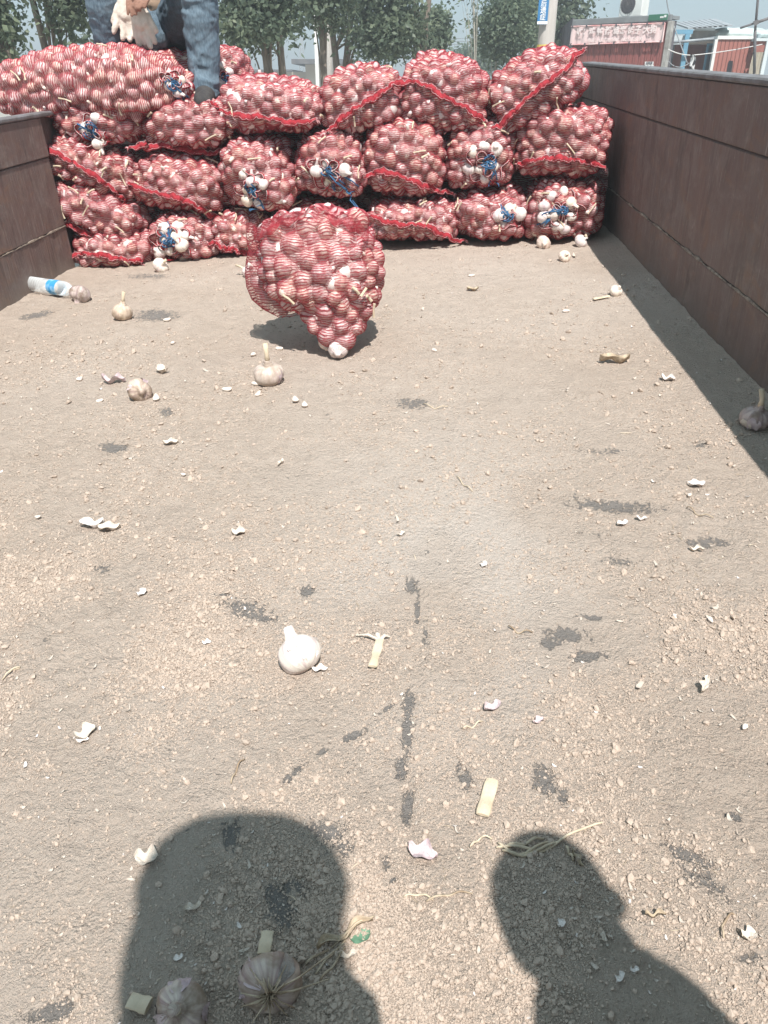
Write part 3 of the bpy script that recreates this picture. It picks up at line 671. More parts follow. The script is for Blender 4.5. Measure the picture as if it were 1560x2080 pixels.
hm, ht, hb = nt('haze'); ht.nodes.remove(hb); pv = N(ht, 'ShaderNodeVolumePrincipled'); pv.inputs['Density'].default_value = 0.007; pv.inputs['Color'].default_value = (0.90, 0.95, 1, 1); pv.inputs['Anisotropy'].default_value = 0.2
L(ht, pv.outputs[0], ht.nodes['Material Output'].inputs['Volume'])
MB().box(-310, 310, -310, 310, -1.2, 11.0).build('haze', hm, kind='stuff', label='thin summer haze over the street')

# ------------------------------------------------------------------ truck: walls, headboard, frame
XR, XL, HWR = 0.88, -1.79, 0.745
Y0, Y1 = -1.4, 5.4
tr = empty('truck_bed', TT @ Matrix.Identity(4), 'brown steel truck bed with high side walls', 'truck')
for side, X, sx, HW in (('right', XR, 1, HWR), ('left', XL, -1, 0.685)):
    boards = ((0.0, 0.197, 0.000), (0.203, 0.5595 if sx > 0 else 0.50, 0.0), (0.5655 if sx > 0 else 0.506, HW-0.02, 0.005))
    sw = link('side_wall', None, tr, Matrix.Identity(4))
    for (z0, z1, proud) in boards:
        if side == 'left': secs = ((Y0, 3.80, 0.0), (3.805, Y1, -0.045))
        else: secs = ((Y0, Y1, 0.0),)
        for (ya, yb, off) in secs:
            xa = X + sx*(-proud - off); xb = X + sx*0.055
            MB().box(min(xa, xb), max(xa, xb), ya, yb, z0, z1, bev=0.003).build('board', MT['wall'], sw)
    ye = Y1 if side == 'right' else 3.80
    xa, xb = X+sx*0.004, X+sx*0.05
    MB().box(min(xa, xb), max(xa, xb), Y0, ye, 0.1972, 0.2028).box(min(xa, xb), max(xa, xb), Y0, ye, boards[1][1]+.0002, boards[2][0]-.0002).build('joint_strip', MT['joint'], sw)
    # worn, dusty weld bead along the lower joint
    wv = []; ys = np.arange(Y0, ye, 0.012); n_ = fbm(np.stack([ys, ys*0, ys*0+sx], 1), 14, 3, 5)
    m_ = MB(); m_.tube([(X - sx*(0.0005), y, 0.2+0.0015*a_) for y, a_ in zip(ys, n_)], [max(0.0008, 0.0034+0.0034*a_) for a_ in n_], 5)
    m_.build('weld_seam', MT['weld'], sw)
    MB().box(min(X-sx*0.012, X+sx*0.062), max(X-sx*0.012, X+sx*0.062), Y0, Y1, HW-0.018, HW, bev=0.005).build('top_rail', MT['rim'], sw)
    for k in range(7):
        y = Y0+0.5+k*1.0; MB().box(min(X+sx*0.057, X+sx*0.12), max(X+sx*0.057, X+sx*0.12), y, y+0.08, -0.12, HW-0.03).build('stake', MT['wall'], sw)
MB().box(XL+0.002, XR-0.002, Y1-0.06, Y1, 0.0, 0.62, bev=0.004).build('headboard', MT['wall'], tr)
MB().box(XL-0.05, XR+0.05, Y0, Y1, -0.14, -0.03).build('subframe', MT['joint'], tr)
for x in (-1.35, 0.35):
    MB().box(x, x+0.09, Y0, Y1, -0.36, -0.142).build('chassis_rail', MT['joint'], tr)
for x in (-1.55, 0.45):
    for y in (0.2, 4.2):
        wv_ = MB(); n = 28; rr = 0.46; zc = -0.75
        V = [(x+dx, y+rq*math.cos(2*math.pi*k/n), zc+rq*math.sin(2*math.pi*k/n)) for dx, rq in ((-.1, .22), (-.13, .40), (-.11, rr), (.11, rr), (.13, .40), (.1, .22)) for k in range(n)]
        F = [(a*n+k, a*n+(k+1) % n, (a+1)*n+(k+1) % n, (a+1)*n+k) for a in range(5) for k in range(n)]
        wv_.add(V, F); whl = wv_.build('wheel', simple('tyre_rubber', (0.03, 0.03, 0.03), (0.05, 0.05, 0.05), 10), tr, True)
        MB().tube([(x-.1, y, zc), (x+.1, y, zc)], 0.225, 24).build('rim', MT['rim'], whl)

# ------------------------------------------------------------------ bed floor with dust
pys = np.concatenate([np.linspace(2130, 380, 760), np.linspace(375, 300, 10)])
yr = np.array([fl(780, p_)[1] for p_ in pys]); yr = np.concatenate([np.linspace(Y0, yr[0]-0.004, 60), yr[yr < Y1-0.07], [Y1-0.062]])
xc = np.linspace(XL+0.001, XR-0.001, 640)
GX, GY = np.meshgrid(xc, yr); P = np.stack([GX, GY, GX*0], -1).reshape(-1, 3)
pxx, pyy = to_px(P); bad = (P[:, 1] < 0.25); pxx[bad] = -999; pyy[bad] = -999
patches = [(230, 908, 30, 12, 0, 1), (318, 640, 50, 14, 0, .9), (75, 642, 38, 7, -12, .9), (338, 833, 15, 11, 0, .95), (838, 818, 45, 14, 0, .75), (300, 562, 50, 6, 0, .7),
 (836, 1190, 17, 20, 0, .9), (848, 1240, 7, 34, 0, 1), (500, 1238, 55, 26, 20, .85), (535, 1256, 34, 9, 5, 1), (625, 1200, 16, 13, -40, .95), (455, 1208, 20, 5, 0, .9),
 (1150, 1290, 48, 20, 0, .9), (1115, 1303, 20, 15, 0, 1), (1195, 1331, 42, 13, 0, 1), (1200, 1250, 30, 9, 10, .75), (1240, 1028, 110, 14, 3, .9), (1420, 903, 26, 9, 0, .7),
 (1440, 1100, 60, 12, 0, .8), (1255, 1140, 50, 10, 0, .65), (1230, 915, 60, 8, 0, .6), (827, 1480, 14, 70, 3, 1), (815, 1560, 14, 32, 10, 1), (830, 1640, 15, 45, 5, 1), (830, 1430, 18, 30, 10, .9),
 (720, 1492, 32, 9, -25, .95), (655, 1525, 20, 7, -30, .95), (600, 1570, 32, 8, -38, 1), (583, 1590, 10, 3, 0, 1), (785, 1440, 16, 6, -30, .85), (1105, 1585, 26, 42, -10, .95), (945, 1578, 16, 40, -28, .9), (1145, 1620, 14, 20, 0, .85),
 (660, 1685, 46, 30, 0, .95), (470, 1700, 24, 34, 15, .9), (690, 1720, 40, 25, 0, .7), (572, 1840, 34, 62, -15, 1.1), (600, 1800, 35, 25, 0, .9), (1400, 1742, 60, 14, 18, .9), (1430, 1790, 90, 28, 35, .75),
 (1490, 1660, 28, 9, 20, .95), (1525, 1945, 30, 14, 0, .85), (105, 2055, 55, 26, -10, .9), (785, 1750, 10, 14, 0, .95), (795, 1785, 12, 12, 0, .8), (1210, 1085, 40, 7, 5, .55), (865, 1300, 10, 40, 0, .55), (210, 1155, 22, 10, 0, .7)]
bare = np.zeros(len(P)); 
for (cx, cy_, rx, ry, an, st_) in patches:
    dx, dy = pxx-cx, pyy-cy_; ca, sa = math.cos(math.radians(an)), math.sin(math.radians(an))
    u, v = (dx*ca+dy*sa)/rx, (-dx*sa+dy*ca)/ry
    m_ = np.clip(1.35-np.sqrt(u*u+v*v), 0, 1)*st_*0.95
    if 780 < cx < 850 and cy_ > 1200: m_ = m_*(pxx < 851-(pyy-1200)*0.022)
    bare = np.maximum(bare, m_)
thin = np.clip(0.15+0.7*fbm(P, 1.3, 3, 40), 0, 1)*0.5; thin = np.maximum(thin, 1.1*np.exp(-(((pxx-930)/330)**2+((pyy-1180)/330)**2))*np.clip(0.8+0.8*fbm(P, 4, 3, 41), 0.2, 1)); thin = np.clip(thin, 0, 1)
lump = np.zeros(len(P))
def blobmask(lst):
    q = np.zeros(len(P))
    for cx, cy_, rx, ry, s in lst: q = np.maximum(q, s*np.exp(-(((pxx-cx)/rx)**2+((pyy-cy_)/ry)**2)))
    return q
cloddy_spec = [(150, 1400, 420, 420, 1.0), (500, 1950, 380, 260, 1.1), (1250, 1850, 300, 220, .9), (1100, 1450, 330, 200, .5), (1450, 1150, 180, 260, .8), (250, 760, 420, 120, .55), (680, 790, 200, 60, .5), (120, 900, 220, 110, .7), (100, 600, 120, 30, .5), (300, 1100, 300, 200, .6)]
cl = blobmask(cloddy_spec)
Z = 0.0045*fbm(P, 3.0, 3, 1) + (0.0012+0.0026*np.clip(cl, 0, 1))*fbm(P, 45, 3, 2) + 0.0015*fbm(P, 14, 3, 3)
Z -= 0.003*np.clip(bare, 0, 1)
edge = np.minimum(np.abs(P[:, 0]-XL), np.abs(P[:, 0]-XR)); Z += 0.020*np.exp(-edge/0.05)*(0.6+0.4*fbm(P, 6, 3, 9))   # dust banked against the walls
P[:, 2] = Z
nx, ny = len(xc), len(yr); ii = (np.arange(ny-1)[:, None]*nx+np.arange(nx-1)[None, :]).ravel()
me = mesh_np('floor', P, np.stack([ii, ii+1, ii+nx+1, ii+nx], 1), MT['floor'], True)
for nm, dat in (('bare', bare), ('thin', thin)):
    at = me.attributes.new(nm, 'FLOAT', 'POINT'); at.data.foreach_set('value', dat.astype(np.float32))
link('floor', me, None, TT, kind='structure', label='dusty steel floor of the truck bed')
def zf(x, y):
    i = min(max(int(np.searchsorted(yr, y)), 0), ny-1); j = min(max(int(np.searchsorted(xc, x)), 0), nx-1); return float(Z[i*nx+j])

def scatter(name, pts, scale, rot, idx, protos, label):
    """instances of a few small meshes on a point mesh: only for what nobody could count"""
    me = bpy.data.meshes.new(name); n = len(pts); me.vertices.add(n); me.vertices.foreach_set('co', np.asarray(pts, np.float32).ravel())
    for nm, ty, dat, key in (('sca', 'FLOAT_VECTOR', scale, 'vector'), ('rot', 'FLOAT_VECTOR', rot, 'vector'), ('idx', 'INT', idx, 'value')):
        at = me.attributes.new(nm, ty, 'POINT'); at.data.foreach_set(key, np.asarray(dat, np.int32 if ty == 'INT' else np.float32).ravel())
    o = link(name, me, None, TT, kind='stuff', label=label)
    c = bpy.data.collections.new(name+'_kinds')
    for k, (m_) in enumerate(protos): c.objects.link(bpy.data.objects.new('%s_%02d' % (name, k), m_))
    g = bpy.data.node_groups.new(name, 'GeometryNodeTree')
    g.interface.new_socket('Geometry', in_out='INPUT', socket_type='NodeSocketGeometry'); g.interface.new_socket('Geometry', in_out='OUTPUT', socket_type='NodeSocketGeometry')
    gi = g.nodes.new('NodeGroupInput'); go = g.nodes.new('NodeGroupOutput')
    ip = g.nodes.new('GeometryNodeInstanceOnPoints'); ci = g.nodes.new('GeometryNodeCollectionInfo')
    ci.inputs['Collection'].default_value = c; ci.inputs['Separate Children'].default_value = True; ci.inputs['Reset Children'].default_value = True
    def na(nm, ty): q = g.nodes.new('GeometryNodeInputNamedAttribute'); q.data_type = ty; q.inputs[0].default_value = nm; return q.outputs[0]
    e2r = g.nodes.new('FunctionNodeEulerToRotation'); g.links.new(na('rot', 'FLOAT_VECTOR'), e2r.inputs[0])
    m2p = g.nodes.new('GeometryNodeMeshToPoints'); g.links.new(gi.outputs[0], m2p.inputs[0])
    g.links.new(m2p.outputs[0], ip.inputs['Points']); g.links.new(ci.outputs[0], ip.inputs['Instance']); ip.inputs['Pick Instance'].default_value = True
    g.links.new(na('idx', 'INT'), ip.inputs['Instance Index']); g.links.new(e2r.outputs[0], ip.inputs['Rotation']); g.links.new(na('sca', 'FLOAT_VECTOR'), ip.inputs['Scale'])
    g.links.new(ip.outputs[0], go.inputs[0])
    md = o.modifiers.new('scatter', 'NODES'); md.node_group = g
    return o

def clod_mesh(seed):
    bm = bmesh.new(); bmesh.ops.create_icosphere(bm, subdivisions=1, radius=1)
    for v in bm.verts:
        d = 1+0.45*vnoise(np.array(v.co)[None], 1.3, seed)[0]+0.15*vnoise(np.array(v.co)[None], 3.1, seed)[0]; v.co = v.co*d; v.co.z *= 0.85
    me = bpy.data.meshes.new('clod'); bm.to_mesh(me); bm.free(); me.materials.append(MT['clod']); return me
clods = [clod_mesh(k) for k in range(9)]
def sample_floor(n, density):
    """points spread evenly over the picture of the floor, thinned by a density map"""
    px = rng.uniform(-20, 1580, n); py = 420+(2110-420)*rng.uniform(0, 1, n)**0.72
    d = Ft[None]+Rt[None]*((px-780)/FPX)[:, None]-Ut[None]*((py-1040)/FPX)[:, None]; t = (0-HB)/d[:, 2]; Q = CAMT+d*t[:, None]
    ok = (Q[:, 0] > XL+0.01) & (Q[:, 0] < XR-0.01) & (Q[:, 1] < 4.6) & (rng.uniform(0, 1, n) < density(px, py, Q))
    Q = Q[ok]; i = np.clip(np.searchsorted(yr, Q[:, 1]), 0, ny-1); j = np.clip(np.searchsorted(xc, Q[:, 0]), 0, nx-1); Q[:, 2] = Z[i*nx+j]
    return Q, px[ok], py[ok], bare[i*nx+j]
def dens(px, py, Q):
    q = np.full(len(px), 0.26)
    for cx, cy_, rx, ry, s in cloddy_spec: q = np.maximum(q, s*np.exp(-(((px-cx)/rx)**2+((py-cy_)/ry)**2)))
    return q*np.clip(0.55+0.9*fbm(Q*np.array([1, 1, 0]), 5, 3, 77), 0.05, 1.3)
Q, qx, qy, qb = sample_floor(800000, dens)
keep = rng.uniform(0, 1, len(Q)) > np.clip(qb*1.1, 0, 0.9); Q = Q[keep]; n = len(Q)
s = 0.0007+0.0009*rng.pareto(3.4, n); s = np.clip(s, 0.0007, 0.0055); s *= np.clip(0.62+0.42*Q[:, 1], 0.8, 1.7)
sc3 = np.stack([s*rng.uniform(.8, 1.4, n), s*rng.uniform(.8, 1.3, n), s*rng.uniform(.7, 1.1, n)], 1)
rt3 = np.stack([rng.uniform(-.7, .7, n), rng.uniform(-.7, .7, n), rng.uniform(0, 6.28, n)], 1)
scatter('soil_clods', Q+np.stack([s*0, s*0, s*0.35], 1), sc3, rt3, rng.integers(0, 9, n), clods, 'crumbs and clods of dry soil strewn over the truck floor')

def strip_mesh(L_, w_, bend, mat, seed, curl=0.0, n=7):
    r = random.Random(seed); V = []; F = []
    for i in range(n):
        s_ = i/(n-1); ww = w_*(0.35+0.65*math.sin(math.pi*(0.12+0.8*s_)))*r.uniform(.8, 1.1)
        x = L_*(s_-0.5); y = bend*L_*math.sin(s_*2.6)*0.5; z = 0.02*L_+curl*L_*(s_-0.5)**2*2
        V += [(x, y-ww/2, z), (x, y+ww/2, z+0.25*ww)]
    for i in range(n-1): F.append((2*i, 2*i+2, 2*i+3, 2*i+1))
    m_ = bpy.data.meshes.new('bit'); m_.from_pydata(V, [], F); m_.materials.append(mat); return m_
bits = [strip_mesh(1, .07, .3, MT['straw'], 1, .1), strip_mesh(1, .05, -.5, MT['straw'], 2, .1), strip_mesh(1, .1, .1, MT['stem'], 3, .1), strip_mesh(1, .30, .4, MT['husk'], 4, .5),
        strip_mesh(1, .45, -.2, MT['husk'], 5, .6), strip_mesh(1, .06, .7, MT['straw'], 6, .2), strip_mesh(1, .5, .1, MT['husk_white'], 7, .5)]
def dens2(px, py, Q):
    q = np.full(len(px), 0.15)
    for cx, cy_, rx, ry, s_ in ((1450, 1150, 170, 260, 1.0), (1300, 720, 200, 120, .6), (1250, 1800, 350, 250, .6), (500, 1900, 350, 250, .5), (250, 800, 350, 150, .55), (150, 1400, 300, 300, .35), (1000, 600, 300, 80, .35), (1250, 560, 130, 60, .8)):
        q = np.maximum(q, s_*np.exp(-(((px-cx)/rx)**2+((py-cy_)/ry)**2)))
    return q
Q, qx, qy, qb = sample_floor(17000, dens2); n = len(Q)
s = (rng.uniform(0.004, 0.012, n)+0.018*(rng.uniform(0, 1, n) > 0.94)*rng.uniform(0, 1, n))*np.clip(0.30+0.42*Q[:, 1], 0.42, 1.4)
ix = rng.choice(7, n, p=[.27, .19, .10, .17, .09, .15, .03])
scatter('straw_bits', Q+np.array([0, 0, 0.001]), np.stack([s, s, s], 1), np.stack([rng.normal(0, .18, n), rng.normal(0, .18, n), rng.uniform(0, 6.28, n)], 1), ix, bits, 'short straw bits and skin flakes littered over the truck floor')

# ------------------------------------------------------------------ garlic bulbs
def bulb_mesh(seed, mat, R=0.029, neck=0.6, nl=9, n=20, m=11, lobe=0.07, irr=0.02):
    r = random.Random(seed); V = []; F = []; uv = []
    ph = r.uniform(0, 6.28); tilt = r.uniform(-.25, .25)
    prof = []
    for j in range(m+1):
        t = j/m
        if t < 0.72: a_ = math.pi*(t/0.72); rr = math.sin(min(a_, math.pi*0.93))**0.8; z = -math.cos(a_)*0.80
        else: k = (t-0.72)/0.28; rr = 0.30-0.08*k; z = 0.80+neck*k
        if j == 0: rr = 0.02
        prof.append((rr, z))
    prof[int(m*0.72)+1] = (0.34, 0.86)
    for j, (rr, z) in enumerate(prof):
        for i in range(n):
            th_ = 2*math.pi*i/n
            lb = 1-lobe*max(0, math.cos(nl*th_*0.5+ph))**6 if rr > 0.3 else 1
            lb = 1+lobe*(abs(math.sin(nl*0.5*th_+ph))-0.6) if rr > 0.35 else 1+0.1*math.sin(3*th_)
            lb *= 1+irr*math.sin(2*th_+ph+2*z)+irr*.6*math.sin(3*th_-ph*2+3*z)
            x = R*rr*lb*math.cos(th_)*1.04; y = R*rr*lb*math.sin(th_)*0.98; zz = R*z
            if z > 0.8: x += tilt*R*(z-0.8)*1.2
            V.append((x, y, zz)); uv.append((i/n, j/m))
    for j in range(m):
        for i in range(n): F.append((j*n+i, j*n+(i+1) % n, (j+1)*n+(i+1) % n, (j+1)*n+i))
    k = len(V); V.append((tilt*R*neck*1.2, 0, R*(0.8+neck)*1.0)); uv.append((.5, 1.0))
    me = bpy.data.meshes.new('garlic_bulb'); me.from_pydata(V, [], F+[(m*n+i, m*n+(i+1) % n, k) for i in range(n)])
    l = me.uv_layers.new(name='UVMap'); vi = [0]*len(me.loops); me.loops.foreach_get('vertex_index', vi)
    l.data.foreach_set('uv', [c for q in vi for c in uv[q]])
    me.polygons.foreach_set('use_smooth', [True]*len(me.polygons)); me.materials.append(mat); me.update(); return me
SB = [bulb_mesh(k, MT['bulb'], neck=random.choice([.25, .4, .6, 1.0]), nl=random.choice([7, 8, 9, 10]), n=18, m=10) for k in range(8)]
SW = [bulb_mesh(20+k, MT['bulb_white'], neck=random.choice([.3, .5, .9]), nl=random.choice([8, 9, 10]), n=22, m=12, lobe=.09) for k in range(5)]
STEMS = []
for k, (l_, r0) in enumerate(((.045, .0042), (.03, .005), (.06, .0035))):
    STEMS.append(MB().tube([(0, 0, -l_/2), (.003*k, .002, 0), (0, 0, l_/2)], [r0, r0*.8, r0*1.15], 7).mesh('stem', MT['stem']))
# low polygon bulb for those hidden deep in the sacks
def lowbulb():
    bm = bmesh.new(); bmesh.ops.create_uvsphere(bm, u_segments=8, v_segments=5, radius=1); V = np.array([v.co[:] for v in bm.verts]); bm.verts.index_update()
    T = []
    for f in bm.faces:
        q = [v.index for v in f.verts]
        for a_ in range(1, len(q)-1): T.append((q[0], q[a_], q[a_+1]))
    bm.free(); return V, np.array(T)
LV, LT = lowbulb()
CSV, CSF = CS(46)
CSV2, CSF2 = CS(60)

def rotm(ax, an):
    return np.array(Matrix.Rotation(an, 3, ax))
def vnorm(V, F):
    a_, b_, c2, d_ = V[F[:, 0]], V[F[:, 1]], V[F[:, 2]], V[F[:, 3]]; fn = np.cross(c2-a_, d_-b_); Nn = np.zeros_like(V)
    for k in range(4): np.add.at(Nn, F[:, k], fn)
    return Nn/np.maximum(np.linalg.norm(Nn, axis=1), 1e-9)[:, None]

def make_sack(name, origin, V, F, label, seed, stripe='z', rmean=0.0300, dmin=0.88, hole=None, cull=True, group='garlic sacks piled across the truck bed', clean=0.03):
    """V: smooth outer surface (truck frame, relative to origin). Packs bulbs under it and drapes the net over them."""
    r = np.random.default_rng(seed)
    Nn = vnorm(V, F)
    if ((V-V.mean(0))*Nn).sum() < 0: F = F[:, ::-1]; Nn = -Nn
    mw = tloc(origin); root = empty(name, mw, label, 'garlic sack', group)
    toC = CAMT-origin-V; toC /= np.linalg.norm(toC, axis=1)[:, None]; face = (Nn*toC).sum(1)
    order = r.permutation(len(V)); C = np.zeros((0, 3)); Rr = []; Fc = []; VI = []
    for i in order:
        if cull and face[i] < -0.45 and Nn[i, 2] < 0.3: continue
        rad = rmean*(r.uniform(0.62, 1.22) if r.uniform() < .4 else r.uniform(.9, 1.12)); c = V[i]-Nn[i]*(rad+0.001+0.020*r.uniform(0, 1)**2)
        if len(C) and np.any(((C-c)**2).sum(1) < (dmin*(np.array(Rr)+rad))**2): continue
        C = np.vstack([C, c]); Rr.append(rad); Fc.append(face[i]); VI.append(i)
    Rr = np.array(Rr); Fc = np.array(Fc)
    vis = np.argsort(-Fc); shown = [i for i in vis if Fc[i] > 0.0][:280]; hidden = [i for i in range(len(C)) if i not in set(shown)]
    # net draped over the bulbs
    sh_ = np.full(len(V), -0.030)
    for c, rad in zip(C, Rr):
        d = V-c; t = (d*Nn).sum(1); p2 = (d*d).sum(1)-t*t
        sh_ = np.maximum(sh_, np.where(p2 < 0.005, -t+rad*0.97+0.0020-p2/(2*rad*1.05), -1))
    W = V+Nn*sh_[:, None]
    Fk = F
    if hole is not None:
        hc, hr = hole; fc = W[F].mean(1); dd = fc-hc; keep = np.sqrt((dd**2).sum(1)) > hr*(1+0.25*vnoise(fc, 25, seed)); Fk = F[keep]
    if cull: fcent = V[Fk].mean(1); Fk = Fk[(fcent[:, 1] < V[:, 1].max()*0.75)]
    uvc = np.stack([V[:, 0]+0.6*V[:, 1], V[:, 2]+0.25*V[:, 1]], 1) if stripe == 'z' else np.stack([V[:, 2], V[:, 0]], 1)
    net = link('net', mesh_np('net', W, Fk, MT['net'], True, uvc), root)
    for i in shown:
        white = r.uniform() < clean
        me_ = SW[r.integers(0, len(SW))] if white else SB[r.integers(0, len(SB))]
        for _ in range(12):
            ax = Vector(r.normal(size=3)); q = Quaternion(ax.normalized(), r.uniform(0, 6.28)); nd = float(np.dot(np.array(q @ Vector((0, 0, 1))), Nn[VI[i]]))
            if nd < 0.25 or r.uniform() < 0.05: break
        s_ = Rr[i]/0.0290
        link('garlic_bulb', me_, root, Matrix.LocRotScale(Vector(C[i]), q, Vector((s_, s_, s_))))
    for i in r.permutation(len(V))[:26]:                     # dry stems caught under the net
        if face[i] < 0.25 or r.uniform() < .45: continue
        d = np.cross(Nn[i], r.normal(size=3)); d /= np.linalg.norm(d); c = V[i]-Nn[i]*0.003
        link('stem', STEMS[int(r.integers(0, 3))], root, Matrix.Translation(Vector(c)) @ Vector(d).to_track_quat('Z', 'Y').to_matrix().to_4x4())
    # buried bulbs, second layer: one mesh of stuff
    C2 = []; R2 = []
    for i in hidden: C2.append(C[i]); R2.append(Rr[i])
    cen = V.mean(0)
    for i in r.permutation(len(V))[:170]:
        if cull and face[i] < -0.2: continue
        C2.append(V[i]-Nn[i]*0.062+r.normal(size=3)*0.006); R2.append(0.031)
    C2 = np.array(C2); R2 = np.array(R2); nL = len(LV)
    VV = (C2[:, None, :]+LV[None]*R2[:, None, None]).reshape(-1, 3); FF = (LT[None]+np.arange(len(C2))[:, None, None]*nL).reshape(-1, 3)
    nb_ = len(VV); core = V-Nn*0.050; VV = np.vstack([VV, core]); FF = np.vstack([FF, F[:, [0, 1, 2]]+nb_, F[:, [0, 2, 3]]+nb_])
    me_ = mesh_np('buried_bulbs', VV, FF, MT['bulb'], True); me_.uv_layers.new(name='UVMap')
    link('buried_bulbs', me_, root, kind='stuff')
    # returned surface for hems and mouths (truck frame)
    Wt = W+origin; bv = BVHTree.FromPolygons([Vector(v) for v in Wt.tolist()], F.tolist())
    return root, bv, origin, C
def hit(bv, px, py, Yd):
    c, d = tray(px, py); h = bv.ray_cast(Vector(c), Vector(d).normalized())
    if h[0] is None: return np.array(dp(px, py, Yd)), np.array([0, -1, 0.2])
    return np.array(h[0]), np.array(h[1])
def resample(pts, n):
    P_ = np.array(pts, float); t = np.concatenate([[0], np.cumsum(np.linalg.norm(np.diff(P_, axis=0), axis=1))]); u = np.linspace(0, t[-1], n)
    Q_ = np.stack([np.interp(u, t, P_[:, k]) for k in range(P_.shape[1])], 1)
    for _ in range(max(1, n//12)): Q_[1:-1] = Q_[:-2]*.25+Q_[1:-1]*.5+Q_[2:]*.25
    return Q_
def hem(sk, pts, w=0.042, seed=0):
    root, bv, org, _ = sk; Q_ = resample(pts, 64); H_ = []; Yd = None
    for i, (x, y) in enumerate(Q_):
        p_, n_ = hit(bv, x, y, Yd if Yd else org[1]-0.2)
        Yd = p_[1]; H_.append(p_)
    H_ = np.array(H_)
    # taut over the bulbs: keep to the outer side of the neighbours
    Hy = np.array([H_[max(0, i-4):i+5, 1].min() for i in range(64)]); Hy = np.convolve(np.pad(Hy, 3, 'edge'), np.ones(7)/7, 'valid'); H_[:, 1] = np.minimum(H_[:, 1], Hy+0.004)-0.004
    H_[:, 2] += 0.004*np.sin(np.arange(64)*0.55+seed)+0.003*np.sin(np.arange(64)*1.3+seed*2); H_ -= org
    t = np.gradient(H_, axis=0); t /= np.linalg.norm(t, axis=1)[:, None]; out = np.array([0.0, -1, 0.15]); up_ = np.cross(out, t); up_ /= np.linalg.norm(up_, axis=1)[:, None]
    up_[up_[:, 2] < 0] *= -1
    r = np.random.default_rng(seed); ph = r.uniform(0, 6); V = []; F = []; s_ = np.arange(64)
    ruf = 0.008*np.sin(s_*0.8+ph)+0.005*np.sin(s_*1.9+ph*2)+0.003*r.normal(size=64)
    ww = w*(0.60+0.16*np.sin(s_*0.23+ph)+0.07*r.normal(size=64)); ww[:3] *= 0.6; ww[-3:] *= 0.6
    for i in range(64):
        a_ = H_[i]+up_[i]*ww[i]*0.45+out*(0.001+abs(ruf[i])*0.5); b_ = H_[i]-up_[i]*ww[i]*0.5+out*(0.008+ruf[i])
        m_ = (a_+b_)/2+out*0.005
        for q in (a_, m_, b_, b_-out*0.003, a_-out*0.003): V.append(q)
    for i in range(63):
        for k in range(5): a0 = i*5+k; a1 = i*5+(k+1) % 5; F.append((a0, a1, a1+5, a0+5))
    link('hem', mesh_np('hem', V, F, MT['hem'], False), root)
    V = np.array(V).reshape(64, 5, 3); e = MB()
    e.tube([V[i, 0]+up_[i]*0.0015*math.sin(i*2.4)+out*0.001 for i in range(64)], 0.0016, 5)
    e.tube([V[i, 2]*.6+V[i, 1]*.4+up_[i]*0.002*math.sin(i*2.2+1)+out*0.002 for i in range(64)], 0.0011, 5)
    for k, sg_ in ((0, -1), (63, 1)):
        for _ in range(4):
            d = t[k]*sg_*r.uniform(.006, .02)+up_[k]*r.normal()*0.008+out*r.uniform(0, .01)
            e.tube([H_[k], H_[k]+d*.6, H_[k]+d+np.array((0, 0, -0.006))], [0.003, 0.0025, 0.001], 5)
    e.build('stitching', MT['hem_edge'], root, True)
